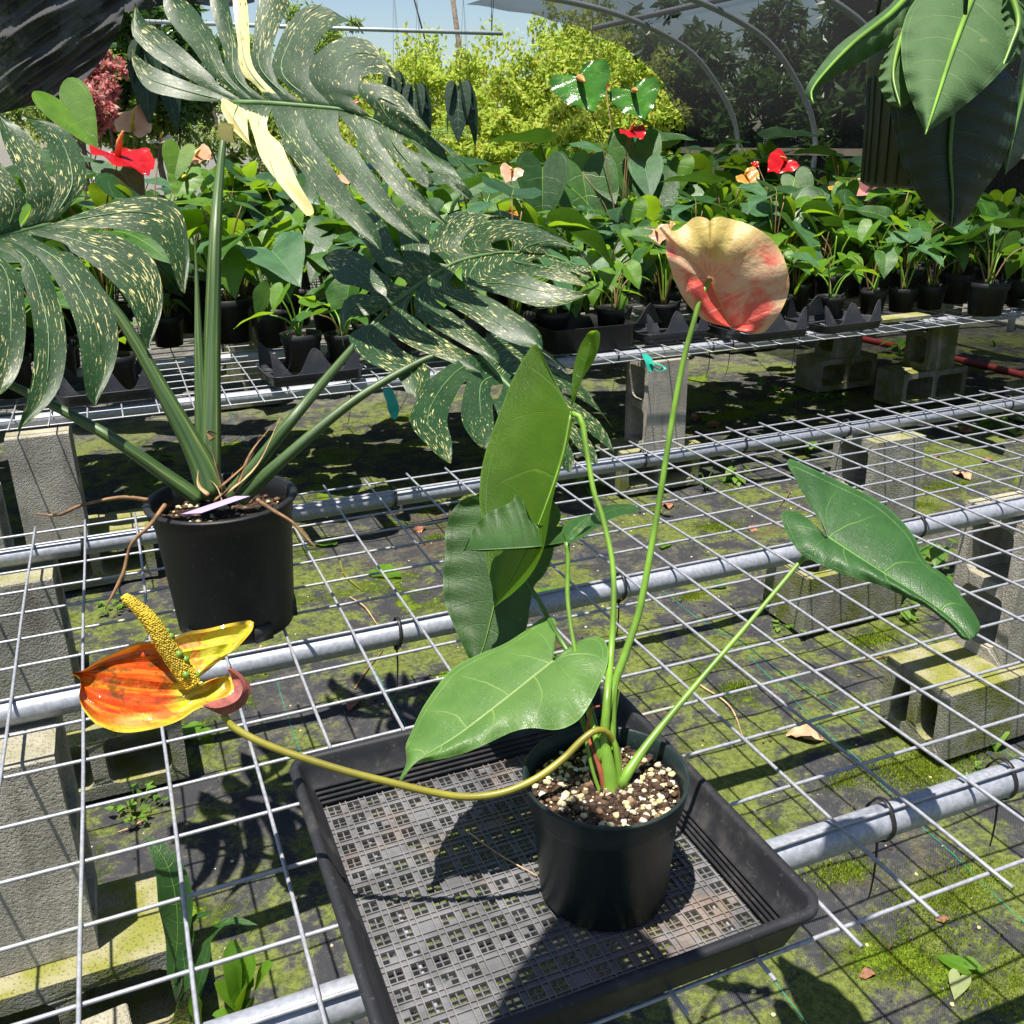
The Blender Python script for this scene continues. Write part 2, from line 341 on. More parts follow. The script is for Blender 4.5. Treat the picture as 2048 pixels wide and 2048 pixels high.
def galv(name, c=(.46, .48, .52), green=.5):
    b = NB(name); co = b.pos(); n1 = b.noise(co, 120, 4, .6); n2 = b.noise(co, 4, 4, .6)
    col = b.mix(b.step(n1, .3, .7), tuple(k*.8 for k in c), tuple(min(1, k*1.12) for k in c))
    col = b.mix(b.math('MULTIPLY', b.step(n2, .56, .72), green), col, (.4, .42, .22))
    col = b.mix(b.math('MULTIPLY', b.step(b.noise(co, 9, 5, .7), .64, .74), .4), col, (.5, .42, .36))
    return b.done(b.pbr(col, b.math('ADD', .4, b.math('MULTIPLY', n1, .2)), b.bump(n1, .12, .002), .35))
MT['wire'] = galv('galvanised_wire', (.33, .34, .38), .6); MT['pipe'] = galv('galvanised_pipe', (.32, .34, .39), .1)
MT['hoop'] = galv('weathered_hoop_pipe', (.42, .46, .47), .3)
MT['tie'] = plain('black_tie', (.012, .012, .014), .45)
def blackplastic(name, c=(.011, .0115, .013), dust=.35, rough=.38):
    b = NB(name); co = b.obj(); n1 = b.noise(co, 14, 5, .65); n2 = b.noise(co, 160, 3, .6)
    col = b.mix(b.math('MULTIPLY', b.step(n1, .48, .75), dust), c, (.2, .185, .17)); col = b.mix(b.math('MULTIPLY', b.step(n2, .6, .75), .15), col, (.25, .24, .22))
    return b.done(b.pbr(col, b.math('ADD', rough, b.math('MULTIPLY', n1, .2)), b.bump(n2, .15, .001), spec=.28))
MT['black'] = blackplastic('black_plastic', dust=.08); MT['tray'] = blackplastic('tray_plastic', (.017, .0175, .021), .2, .42)
MT['traytall'] = blackplastic('carry_tray_plastic', (.028, .03, .038), .2, .3)
def dusty(name, c, tan):
    b = NB(name); co = b.pos(); n1 = b.noise(co, 7, 5, .65); n2 = b.noise(co, 60, 5, .7); n3 = b.noise(co, 16, 4, .6, .5)
    col = b.mix(b.step(n3, .35, .65), tuple(k*.72 for k in c), tuple(k*1.25 for k in c)); col = b.mix(b.math('MULTIPLY', b.step(n1, .5, .68), tan), col, (.22, .155, .11)); col = b.mix(b.math('MULTIPLY', b.step(n2, .55, .75), .4), col, (.2, .19, .18))
    return b.done(b.pbr(col, b.math('ADD', .42, b.math('MULTIPLY', n3, .25)), b.bump(n2, .25, .002), spec=.35))
MT['trayfloor'] = dusty('dusty_tray_floor', (.105, .107, .118), .6); MT['trayrib'] = dusty('dusty_tray_rib', (.13, .125, .125), .5)
MT['darkgreenpot'] = blackplastic('dark_green_plastic', (.011, .021, .022), .1, .3)
def concrete(name, moss=.35, base=(.43, .4, .35)):
    b = NB(name); co = b.pos(); n1 = b.noise(co, 9, 6, .65); n2 = b.noise(co, 180, 4, .6); vo = b.n('TexVoronoi', {'Vector': co, 'Scale': 170.}).outputs[0]
    col = b.mix(b.step(n1, .3, .7), tuple(k*.68 for k in base), tuple(min(1, k*1.1) for k in base))
    stn = b.noise(b.scale(co, (9, 9, 1.6)), 2.2, 5, .65); col = b.mix(b.math('MULTIPLY', b.step(stn, .5, .68), .45), col, (.13, .115, .085))
    col = b.mix(b.math('MULTIPLY', b.step(n2, .52, .7), .5), col, tuple(k*.55 for k in base))
    mn = b.noise(co, 6.5, 7, .7); col = b.mix(b.math('MULTIPLY', b.step(mn, .62-.3*moss, .86-.3*moss), .92), col, b.mix(b.step(n2, .35, .65), (.07, .09, .012), (.2, .22, .03)))
    up = b.n('SeparateXYZ', {0: b.n('NewGeometry').outputs['Normal']}).outputs[2]
    col = b.mix(b.math('MULTIPLY', b.step(up, .7, .95), min(1, .25+moss)), col, b.mix(b.step(b.noise(co, 14, 5), .35, .65), (.2, .205, .04), (.3, .28, .17)))
    nm = b.bump(b.math('ADD', b.math('MULTIPLY', b.step(vo, .0, .4), .7), n2), .8, .006)
    return b.done(b.pbr(col, .9, nm, spec=.2))
MT['conc'] = concrete('concrete_clean', .12); MT['concm'] = concrete('concrete_mossy', .72, (.3, .29, .25)); MT['concmm'] = concrete('concrete_half_mossy', .42, (.36, .35, .31))
def soilmat():
    b = NB('potting_soil'); co = b.obj(); n = b.noise(co, 90, 5, .7); c = b.ramp(n, [(.35, (.012, .009, .007)), (.52, (.05, .03, .02)), (.62, (.12, .08, .05)), (.7, (.4, .37, .3))])
    return b.done(b.pbr(c, .95, b.bump(n, 1., .01), spec=.1))
MT['soil'] = soilmat()
def island(name, stops, rough=.9, tr=None, tw=0, spec=.3):
    b = NB(name); r = b.n('NewGeometry').outputs['Random Per Island']; c = b.ramp(r, stops)
    if tr is None: return b.done(b.pbr(c, rough, b.bump(b.noise(b.obj(), 150, 3), .5, .003), spec=spec))
    nz = b.noise(b.obj(), 1.7, 3); c2 = b.mix(b.step(nz, .35, .65), c, b.mix(.5, c, tuple(k*.5 for k in tr)))
    return b.leafy(c2, b.mix(.5, c, tr), tw, rough, None, spec)
MT['mix'] = island('bark_and_perlite', [(0, (.02, .013, .01)), (.35, (.06, .034, .022)), (.56, (.13, .075, .045)), (.64, (.2, .13, .08)), (.67, (.5, .45, .32)), (.88, (.5, .42, .2)), (1, (.66, .64, .58))])
MT['hedge'] = island('croton_leaves', [(0, (.2, .34, .02)), (.35, (.32, .46, .05)), (.78, (.5, .56, .1)), (.92, (.55, .38, .06)), (1, (.18, .32, .03))], .45, (.7, .82, .14), .5)
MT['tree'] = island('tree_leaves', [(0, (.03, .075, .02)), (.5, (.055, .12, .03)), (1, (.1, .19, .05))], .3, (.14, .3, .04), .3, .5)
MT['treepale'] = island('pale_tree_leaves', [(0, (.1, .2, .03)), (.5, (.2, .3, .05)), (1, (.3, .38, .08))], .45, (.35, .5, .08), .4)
MT['redbush'] = island('red_shrub_leaves', [(0, (.35, .06, .08)), (.4, (.6, .18, .2)), (.8, (.62, .4, .34)), (1, (.3, .34, .1))], .45, (.6, .15, .15), .4)
MT['weed'] = island('weed_leaves', [(0, (.06, .16, .02)), (.6, (.12, .25, .03)), (1, (.2, .33, .06))], .4, (.3, .5, .05), .4)
MT['moss'] = island('moss_blades', [(0, (.08, .17, .008)), (.5, (.18, .28, .012)), (1, (.32, .38, .03))], .8, (.4, .5, .03), .35)
MT['bark'] = plain('bark', (.14, .11, .08), .9, nscale=12, var=.5, bump=.6)
MT['wood'] = plain('weathered_board', (.52, .42, .29), .8, nscale=5, var=.25, bump=.3)
MT['hose'] = plain('red_hose', (.26, .035, .035), .45, nscale=6, var=.25)
MT['tape'] = plain('teal_ribbon', (.02, .33, .24), .4, nscale=20)
MT['tag'] = plain('lilac_tag', (.42, .29, .62), .45, nscale=6, var=.12)
MT['pebble'] = plain('pale_pebble', (.6, .57, .46), .8, nscale=40)
MT['cane'] = plain('hanging_pot_green', (.03, .042, .015), .5, nscale=9, var=.4)
MT['philo'] = anth_mat('philodendron_leaf', (.055, .115, .04), (.075, .145, .052), (.14, .26, .05), tw=.2, nv=9, rough=.6, vein=(.24, .34, .16), veinw=.4, spec=.25)
MT['philoshaded'] = anth_mat('philodendron_leaf_shaded', (.006, .018, .006), (.009, .026, .009), (.02, .05, .01), tw=.1, nv=10, rough=.4, vein=(.05, .12, .04), veinw=.7)  # shaded copy of the philodendron leaf, the shade is put into its colour
MT['velvet'] = anth_mat('velvet_leaf', (.012, .035, .02), (.018, .05, .026), (.04, .1, .03), tw=.15, nv=10, rough=.4, vein=(.16, .26, .13), veinw=.9)
def ground_mat():
    b = NB('weed_mat_ground'); co = b.pos()
    n1 = b.noise(co, 2.2, 7, .68, .3); n2 = b.noise(co, 11, 7, .72, .4); n3 = b.noise(co, 70, 4, .7)
    wv = b.n('TexChecker', {'Vector': b.scale(co, (1, 1, 0)), 'Scale': 420., 'Color1': (1, 1, 1, 1), 'Color2': (0, 0, 0, 1)}).outputs[1]
    n4 = b.noise(co, 320, 3, .7); fineb = b.math('ADD', b.math('MULTIPLY', n3, .6), b.math('MULTIPLY', n4, .4))
    mat0 = b.mix(wv, (.022, .023, .028), (.055, .056, .064))
    silt = b.mix(b.step(fineb, .35, .65), (.05, .048, .038), (.13, .122, .1)); col = b.mix(b.math('MULTIPLY', b.step(b.math('ADD', b.math('MULTIPLY', n2, .75), b.math('MULTIPLY', fineb, .25)), .44, .58), .8), mat0, silt)
    alg = b.mix(b.step(fineb, .38, .62), (.065, .09, .014), (.17, .2, .04))
    col = b.mix(b.math('MULTIPLY', b.step(b.math('ADD', b.math('MULTIPLY', n1, .5), b.math('ADD', b.math('MULTIPLY', n2, .35), b.math('MULTIPLY', fineb, .15))), .475, .545), .92), col, alg)
    brown = b.step(b.math('ADD', b.math('MULTIPLY', b.noise(b.n('VectorMath', {0: co, 1: (7, 3, 0)}).outputs[0], 1.4, 6, .65), .8), b.math('MULTIPLY', fineb, .2)), .55, .63)
    col = b.mix(b.math('MULTIPLY', brown, .8), col, b.mix(b.step(fineb, .35, .65), (.035, .026, .016), (.13, .1, .066)))
    mo = b.step(b.math('ADD', b.math('MULTIPLY', b.noise(b.n('VectorMath', {0: co, 1: (3, 9, 0)}).outputs[0], 3.1, 7, .7), .8), b.math('MULTIPLY', fineb, .2)), .555, .61)
    col = b.mix(mo, col, b.mix(b.step(n4, .35, .65), (.05, .1, .004), (.17, .24, .012)))
    scrap = b.step(b.noise(co, 130, 2, .5), .73, .76); col = b.mix(b.math('MULTIPLY', scrap, .8), col, (.24, .2, .13))
    dist = b.step(b.n('SeparateXYZ', {0: co}).outputs[1], 3.2, 4.6)
    col = b.mix(dist, col, b.mix(b.step(n2, .4, .6), (.1, .095, .08), (.19, .18, .16)))
    n3 = fineb
    h = b.math('ADD', b.math('MULTIPLY', n3, .5), b.math('ADD', b.math('MULTIPLY', n2, 1.2), b.math('MULTIPLY', b.math('ADD', wv, b.math('MULTIPLY', mo, 12.)), .08)))
    return b.done(b.pbr(col, .85, b.bump(h, .8, .014), spec=.25))
MT['ground'] = ground_mat()
def shade_mat(name, c, alpha, wt=.35):
    b = NB(name); co = b.pos(); n = b.noise(co, 1.3, 5, .6, .5); n2 = b.noise(b.scale(co, (1, 1, .3)), 5, 4)
    col = b.mix(b.step(n, .3, .7), tuple(k*.7 for k in c), tuple(k*1.5 for k in c))
    d = b.pbr(col, .9, b.bump(n2, .4, .02), spec=.12); t = b.n('BsdfTransparent', {'Color': (1, 1, 1, 1)}).outputs[0]
    tl = b.n('BsdfTranslucent', {'Color': (*[k*3 for k in c], 1)}).outputs[0]
    dd = b.n('MixShader', {0: wt, 1: d, 2: tl}).outputs[0]
    a = b.math('ADD', alpha, b.math('MULTIPLY', b.math('SUBTRACT', n, .5), .25), clamp=True)
    return b.done(b.n('MixShader', {0: a, 1: t, 2: dd}).outputs[0])
MT['shade'] = shade_mat('shade_cloth_mesh', (.024, .024, .026), .74, .2)
MT['shadeblack'] = shade_mat('shade_cloth_black', (.045, .045, .048), .95, .12)
# ================================================================== SETTING
def gz(x, y):
    return ZG+.05*math.sin(x*1.1+.6*math.sin(y*.9))*math.sin(y*1.3+1)+.03*math.sin(x*2.7+y*1.9)-.05
def ground_geo():
    xs = np.unique(np.r_[np.linspace(-1200, -60, 10), np.linspace(-60, -8, 14), np.arange(-8, 40, .5), np.linspace(40, 90, 18), np.linspace(90, 1400, 10)])
    ys = np.unique(np.r_[np.linspace(-300, -20, 8), np.arange(-20, 30, .5), np.linspace(30, 90, 24), np.linspace(90, 3500, 14)])
    V = [(x, y, gz(x, y) if (-20 < y < 60 and -20 < x < 70) else ZG-.05) for y in ys for x in xs]; n = len(xs)
    return {'v': np.array(V), 'f': [(j*n+i, j*n+i+1, (j+1)*n+i+1, (j+1)*n+i) for j in range(len(ys)-1) for i in range(n-1)]}
ground = struct('ground', ground_geo(), MT['ground'], True)
# green stitch lines of the weed mat
def thread(x0, y0, x1, y1):
    k = 90; P = [(x0+(x1-x0)*t, y0+(y1-y0)*t) for t in np.linspace(0, 1, k)]
    return tube([(x+.01*math.sin(i*2.1), y, gz(x, y)+.015) for i, (x, y) in enumerate(P)], .0075, 4)
for a, b_ in (((1550, 1360), (1920, 1720)), ((1350, 1200), (1625, 1380)), ((1870, 1120), (1985, 1200)), ((1530, 1930), (1600, 2030)), ((720, 1290), (830, 1480)), ((560, 1380), (595, 1490)), ((1900, 1400), (2010, 1500)), ((440, 790), (490, 880))):
    p, q = gnd(*a), gnd(*b_); d = q-p
    o = part('stitch_line', thread(p[0]-.2*d[0], p[1]-.2*d[1], q[0]+.3*d[0], q[1]+.3*d[1]), MT['tape'], ground); 
# ---------------------------------------------------------------- concrete blocks
def block_mesh(L, Wd, H, cores='y', seed=0):
    """block of outer size L(x) x Wd(y) x H(z); two cores run along the given axis, side by side along the longest remaining axis"""
    rng = random.Random(seed)
    ax = {'x': (1, 2, 0), 'y': (0, 2, 1), 'z': (0, 1, 2)}[cores]; S = (L, Wd, H)
    a, b, c = ax
    if S[a] < S[b]: a, b = b, a
    la, lb, lc = S[a], S[b], S[c]
    def loop(x0, x1, y0, y1, r, n=4):
        P = []
        for cx, cy, t0 in ((x1-r, y1-r, 0), (x0+r, y1-r, 90), (x0+r, y0+r, 180), (x1-r, y0+r, 270)):
            for i in range(n+1): t = R(t0+90*i/n); P.append((cx+r*math.cos(t), cy+r*math.sin(t)))
        return P
    w = lb*.17; cl = (la-3*w)/2; loops = [loop(-la/2, la/2, -lb/2, lb/2, lb*.02, 2)]
    for x0 in (-la/2+w, w/2): loops.append(loop(x0, x0+cl, -lb/2+w, lb/2-w, lb*.12, 4))
    bm = bmesh.new(); E = []; tops = []
    for lp in loops:
        vs = [bm.verts.new((p[0], p[1], -lc/2)) for p in lp]; es = [bm.edges.new((vs[i], vs[(i+1) % len(vs)])) for i in range(len(vs))]; E += es
    bmesh.ops.triangle_fill(bm, use_beauty=True, use_dissolve=False, edges=E)
    r = bmesh.ops.extrude_face_region(bm, geom=bm.faces[:]); bmesh.ops.translate(bm, vec=(0, 0, lc), verts=[g for g in r['geom'] if isinstance(g, bmesh.types.BMVert)])
    bmesh.ops.recalc_face_normals(bm, faces=bm.faces)
    V = np.zeros((len(bm.verts), 3)); bm.verts.index_update()
    for v in bm.verts: V[v.index, a] = v.co.x; V[v.index, b] = v.co.y; V[v.index, c] = v.co.z
    fs = [tuple(v.index for v in f.verts) for f in bm.faces]; bm.free()
    V += np.array([[rng.uniform(-1, 1) for _ in range(3)] for _ in V])*.012
    return {'v': V, 'f': fs}
def block(c, size, cores, mat, label, rz=0, seed=0, group='concrete blocks under the benches'):
    g = block_mesh(*size, cores, seed); v = g['v']
    ca, sa = math.cos(rz), math.sin(rz); v = np.stack([v[:, 0]*ca-v[:, 1]*sa, v[:, 0]*sa+v[:, 1]*ca, v[:, 2]], 1)
    g['v'] = v+np.array(c)
    o = single('concrete_block', g, MT[mat], label, 'concrete block', group, smooth=False)
    md = o.modifiers.new('bevel', 'BEVEL'); md.width = .004; md.segments = 2; md.limit_method = 'ANGLE'; return o
UP = (1.72, 1.72, 3.5); LY = (3.5, 1.9, 1.72); ZT = -.53; ZB = ZT-3.5
def column(xr, yf, base=True, um='conc', bm_='concm', lab='', k=0, bx=0, by=0, lying=LY, rz=0, bc='y'):
    block((xr-UP[0]/2, yf+UP[1]/2, ZT-1.75), UP, 'x', um, 'upright concrete block '+lab, rz, k)
    if base: block((xr-UP[0]/2+bx, yf+UP[1]/2+by, ZB-.86-.003), lying, bc, bm_, 'mossy base block '+lab, 0, k+50)
column(.52, -3.15, lab='under the near pipe at the lower left', k=1, bx=.35, by=-.35, bm_='concm')
column(.30, 3.3, lab='under the rear bench pipe behind the orange flower', k=2, bx=1.0, um='concmm')
column(.42, 14.2, lab='below the left end of the far bench', k=3, bx=.9, by=.6)
column(22.55, 3.35, lab='under the bench behind the dark right-hand leaf', k=4, um='concmm', bx=-1.3, by=-.3, lying=(3.5, 1.9, 1.72), bc='z')
column(21.3, -2.6, lab='at the right edge under the middle pipe', k=5, um='conc', bx=-1.0, by=-.3, bc='x')
column(22.0, 14.7, lab='carrying the far bench beside the teal ribbon', k=6, um='conc', bx=0, bm_='concm', by=.3)
column(17.6, 16.6, lab='behind the upright back-lit leaf below the far bench', k=7, um='concmm', base=False)
column(39.3, 24.6, lab='under the far bench left of the red hose', k=8, um='concm', bx=0, by=0, lying=(3.9, 1.9, 1.72))
column(41.5, 20.3, lab='under the far bench in front of the red hose', k=9, um='concm', bx=-.3, lying=(4.2, 1.9, 1.72))
column(44.2, 15.2, lab='under the far bench at the right edge', k=10, um='concm', bx=0)
column(-1.1, 8.4, lab='at the far left edge behind the bench', k=11, um='concmm', base=True)
column(30.4, 3.4, lab='under the rear bench pipe at the far right', k=12, um='concmm')
block((-.1, -4.9, -5.0), (2.1, 1.1, 1.7), 'y', 'conc', 'clean pale broken concrete block in front of the base at the lower left', .12, 77)
# ---------------------------------------------------------------- wire benches
def bench(name, label, xa, xb, ya, nrow, pipes, seed=1, sag=.03, zofs=0, rows=None):
    rng = random.Random(seed); yb = ya-(nrow-1)
    t = thing(name, label, 'bench', ((xa+xb)/2, (ya+yb)/2, ZG), None)
    def sg(x, y): return -sag*(.5+.5*math.sin(x*.55+1))*(math.sin((ya-y)/(nrow-1)*2*math.pi*1.0)**2)+zofs
    for i in range(nrow):
        y = rows[i] if rows else ya-i; xs = np.linspace(xa-.3, xb+.3, 60)
        part('long_wire', tube([(x, y+.012*math.sin(x*.7+i), sg(x, y)-.049) for x in xs], .0245, 6), MT['wire'], t)
    cx = int(xb-xa)
    for i in range(cx+1):
        x = xa+i; j = rng.uniform(-.035, .035); ys = np.linspace(ya+.22, yb-.25, 34)
        part('cross_wire', tube([(x+j+.012*math.sin(y*.8+i), y, sg(x, y)) for y in ys], .0245, 6), MT['wire'], t)
    for k, (py, r) in enumerate(pipes):
        part('support_pipe', tube([(x, py+.02*math.sin(x*.2+k), zofs-.075-r-.008) for x in np.linspace(xa-.6, xb+.6, 30)], r, 20), MT['pipe'], t)
    return t
B1 = bench('wire_bench', 'wire mesh bench on galvanised pipes holding the tray and the monstera', -4, 33, 4.67, 16, ((4.12, .19), (-2.1, .2), (-8.95, .2)), 3, rows=[4.67, 3.98, 2.74, 1.79, .88, -.15, -1.14, -2.14, -3.16, -4.14, -5.16, -6.14, -7.18, -8.23, -9.06, -10.29])
B2 = bench('wire_bench', 'long wire mesh bench in the background crowded with potted anthuriums', -14, 47, 28.4, 16, ((27.2, .19), (21.3, .2), (15.1, .2)), 5)
B3 = bench('wire_bench', 'farther wire bench behind the crowded one, nearly hidden by foliage', -20, 50, 49, 15, ((48, .2), (36, .2)), 6)
for ci, (bx_, by_) in enumerate(((-8, 36), (8, 36), (24, 36), (40, 36), (-8, 47), (24, 47))):
    block((bx_, by_, ZT-1.75), UP, 'x', 'concm', 'upright concrete block under the farther bench, %s of its six supports' % ORD[ci], 0, 90)
    block((bx_, by_, ZB-.863), LY, 'y', 'concm', 'flat base block under the farther bench, %s of its six supports' % ORD[ci], 0, 91)
# cable ties round the pipes
def cable_tie(x, py, r, tail, par, lean=.1, z0=0):
    c = np.array([x, py, z0-.083-r]); V = []; n = 24
    for k in range(n):
        t = 2*math.pi*k/n; up = .05 if math.sin(t) > .75 else 0
        for w_, q in ((-.028, .024), (.028, .024), (.028, .04), (-.028, .04)): V.append(c+np.array([w_+.03*math.sin(t), (r+q)*math.cos(t), (r+q+up)*math.sin(t)]))
    f = [(k*4+j, k*4+(j+1) % 4, ((k+1) % n)*4+(j+1) % 4, ((k+1) % n)*4+j) for k in range(n) for j in range(4)]
    g = [{'v': np.array(V), 'f': f}, box(c+np.array([-.03, -.02, -r-.045]), (.08, .07, .06))]
    if tail: g.append(tube([c+np.array([-.03+lean*s*s, -.03-.12*s, -r-.05-tail*s]) for s in np.linspace(0, 1, 8)], .017*np.linspace(1, .6, 8), 6))
    part('cable_tie', join(*g), MT['tie'], par)
for px, py, ln, yy, r in ((1755, 1640, .75, -8.95, .2), (1990, 1555, .62, -8.95, .2), (790, 1262, .95, -2.1, .2), (1218, 1160, .8, -2.1, .2), (1490, 895, 0, 4.12, .19), (788, 1000, 0, 4.12, .19), (1838, 1058, 0, -2.1, .2), (2040, 818, 0, 4.12, .19), (165, 1090, .5, 4.12, .19), (1288, 925, 0, 4.12, .19), (1690, 860, 0, 4.12, .19)):
    p = onz(px, py, -.3); cable_tie(p[0], yy, r, ln, B1, -.12)
for x, tl in ((19.1, 1.1), (24.1, .9), (23.2, .9), (27.2, 1.1), (30.3, 1.2), (9.1, 1.0), (14.1, 1.2), (46, 1.2), (16.1, .7)):
    cable_tie(x, 15.1, .2, tl, B2, -.2)
# ---------------------------------------------------------------- shade house
XW = 60.0
def yaxis_hit(px, py, X):
    r = ray(px, py); return CP+r*((X-CP[0])/r[0])
def xplane_hit(px, py, Y):
    r = ray(px, py); return CP+r*((Y-CP[1])/r[1])
h1 = yaxis_hit(1474, 330, XW); h2 = yaxis_hit(1626, 345, XW); SP = h1[1]-h2[1]
prof1 = [xplane_hit(px, py, h1[1]) for px, py in ((1478, 290), (1467, 232), (1431, 163), (1391, 112), (1348, 80), (1290, 50), (1215, 22), (1120, 0), (1010, -18))]
prof = np.array([(XW, ZG)]+[(XW, prof1[0][2]-2)]+[(p[0]+(XW-prof1[0][0]), p[2]) for p in prof1]); prof = smooth_path(prof, 40)
hoops = []
for k in range(0, 7):
    y = h1[1]-k*SP
    o = single('hoop_pipe', tube([(x, y, z) for x, z in prof], .24, 10), MT['hoop'], ['grey hoop pipe of the shade house at its open far end', 'curved grey hoop pipe left of the red flower, meeting the pale board', 'curved grey hoop pipe right of the red flower, meeting the pale board', 'grey hoop pipe partly behind the hanging plant', 'grey hoop pipe of the shade house near the right edge', 'grey hoop pipe of the shade house beyond the right edge', 'nearer grey hoop pipe beyond the right edge', 'nearest grey hoop pipe beyond the right edge'][k+1], 'hoop pipe', 'hoops of the shade house')
yF, yN = yaxis_hit(1366, 300, XW)[1], h1[1]-6.3*SP
def cloth_geo(prof, y0, y1, ny=40, inset=.3, amp=.35, ragged=2.5):
    V = []; n = len(prof)
    for j in range(ny+1):
        for i in range(n):
            t = i/(n-1); s = j/ny; y = y0+(y1-y0)*s
            w = amp*abs(math.sin(math.pi*(y-h1[1])/SP))*math.sin(math.pi*min(1, t*1.2)); x, z = prof[i]
            if j == 0: y += .5*math.sin(i*1.3)
            V.append((x+inset+w*.8+.1*math.sin(i*.9+j), y, z+inset*.4-w*.4*t))
    return {'v': np.array(V), 'f': [(j*n+i, j*n+i+1, (j+1)*n+i+1, (j+1)*n+i) for j in range(ny) for i in range(n-1)]}
single('shade_cloth', cloth_geo(prof[5:], yF, yN), MT['shade'], 'see-through black shade cloth stretched over the hoops at right', 'shade cloth')
zb = yaxis_hit(1500, 302, XW)[2]
for a, b_ in ((yF-.2, h1[1]-1.95*SP), (h1[1]-2*SP, h1[1]-6*SP)):
    single('base_board', box((XW-.35, (a+b_)/2, zb), (.25, abs(a-b_), .55)), MT['wood'], 'pale weathered board along the shade cloth between the hoops' if a > h1[1] else 'pale weathered board continuing behind the hanging plant', 'board', None, False)
p0 = xplane_hit(1189, 56, yF); 
single('purlin_pipe', tube([(p0[0], yF, p0[2]), (p0[0], yN, p0[2])], .24, 10), MT['hoop'], 'straight grey pipe running along the top of the hoops', 'pipe')
# pipe hung across the opening and its thin cables
D0 = 62
single('hanging_pipe', tube([W(270, 42, D0), W(640, 56, D0), W(1005, 67, D0)], .13, 10), MT['hoop'], 'thin dark pipe hung level across the sky above the hedge', 'pipe')
for px in (983, 300):
    for dx in (-8, 8):
        single('suspension_cable', tube([W(px, 64 if px > 900 else 44, D0), W(px+dx+8, -160, D0)], .022, 5), MT['tie'], ('left' if dx < 0 else 'right')+' one of the two thin cables holding the %s end of the hanging pipe' % ('right' if px > 900 else 'left'), 'cable', 'suspension cables')
single('utility_pole', tube([W(898, -60, 240), W(918, 90, 240), W(945, 330, 240)], .62, 10), MT['bark'], 'slim grey pole leaning against the sky beyond the hedge', 'pole')
single('utility_cable', tube([W(818, -40, 230), W(850, 80, 235), W(868, 130, 240)], .2, 6), MT['tie'], 'dark cable slanting down the sky left of the pole', 'cable')
# draped cloth at upper left
def drape():
    top = [(-160, -140), (-40, -140), (110, -140), (240, -120), (262, -40)]; bot = [(-160, 260), (-60, 245), (0, 228), (60, 212), (112, 208)]
    T_ = smooth_path(top, 110); B_ = smooth_path(bot, 110); V = []; nu, nv = 110, 90
    for j in range(nv):
        v = j/(nv-1)
        for i in range(nu):
            p = T_[i]*(1-v)+B_[i]*v; edge = i/(nu-1); p = p+np.array([30*math.sin(math.pi*v)*edge, 16*math.sin(math.pi*v)*edge])
            ph = (p[0]*.62+p[1]*1.0)/15.+.35*math.sin(p[0]*.017+1)
            fd_ = 1-abs(math.sin(ph*.5+.5*math.sin(p[1]*.013)))**.6; V.append(W(p[0], p[1], 38-.75*fd_-.3*(1-abs(math.sin(ph*1.37+1.1)))-.12*math.sin(ph*4.1+p[0]*.05)+2*v-.004*p[0]))
    return {'v': np.array(V), 'f': [(j*nu+i, j*nu+i+1, (j+1)*nu+i+1, (j+1)*nu+i) for j in range(nv-1) for i in range(nu-1)]}
single('shade_cloth', drape(), MT['shadeblack'], 'black shade cloth gathered in diagonal folds at the upper left corner', 'shade cloth')
def roof_strip():
    V = []
    for j in range(8):
        for i in range(20):
            x = 205+i*16; V.append(W(x, -60+j*11.5+6*math.sin(i*.5)*(j/7)-.05*(x-200)*j/7, 44+.4*math.sin(i*1.1+j)))
    return {'v': np.array(V), 'f': [(j*20+i, j*20+i+1, (j+1)*20+i+1, (j+1)*20+i) for j in range(7) for i in range(19)]}
single('shade_cloth', roof_strip(), MT['shadeblack'], 'strip of black shade cloth hanging behind the top monstera leaf', 'shade cloth')
# ---------------------------------------------------------------- trees and shrubs
def foliage(c, rad, n, size, rng, clumps=40, flat=1., shell=.45, seedz=0, aspect=.42):
    c = np.array(c, float); rad = np.array(rad, float); V = []; Fc = []
    cl = rng.normal(size=(clumps, 3)); cl /= np.linalg.norm(cl, axis=1)[:, None]; cl *= (shell+(1-shell)*rng.random(clumps)**.6)[:, None]
    cr = .1+.19*rng.random(clumps)
    k = rng.integers(0, clumps, n); d = rng.normal(size=(n, 3)); d /= np.linalg.norm(d, axis=1)[:, None]
    P = c+(cl[k]+d*(cr[k]*rng.random(n)**.45)[:, None])*rad
    a = rng.normal(size=(n, 3)); a[:, 2] -= .5; a /= np.linalg.norm(a, axis=1)[:, None]
    b = np.cross(a, rng.normal(size=(n, 3))+np.array([0, 0, 1.5])); b /= np.linalg.norm(b, axis=1)[:, None]+1e-9
    s = size*(.6+.8*rng.random(n))[:, None]; nn = np.cross(a, b)*.18
    V = np.stack([P, P+a*s*.5+b*s*aspect*.5+nn*s*.4, P+a*s, P+a*s*.5-b*s*aspect*.5+nn*s*.4], 1).reshape(-1, 3)
    Fc = [(4*i, 4*i+1, 4*i+2, 4*i+3) for i in range(n)]
    return {'v': V, 'f': Fc}
def limbs(base, c, rad, rng, r0, n=7):
    base = np.array(base, float); c = np.array(c, float); g = [tube(smooth_path([base, (base+c)/2+rng.normal(size=3)*r0*2, c], 10), np.linspace(r0, r0*.45, 10), 8)]
    for i in range(n):
        e = c+rng.normal(size=3)*np.array(rad)*.45; s = base+(c-base)*rng.uniform(.45, .95)
        g.append(tube(smooth_path([s, (s+e)/2+rng.normal(size=3)*r0, e], 7), np.linspace(r0*.4, r0*.1, 7), 6))
    return join(*g)
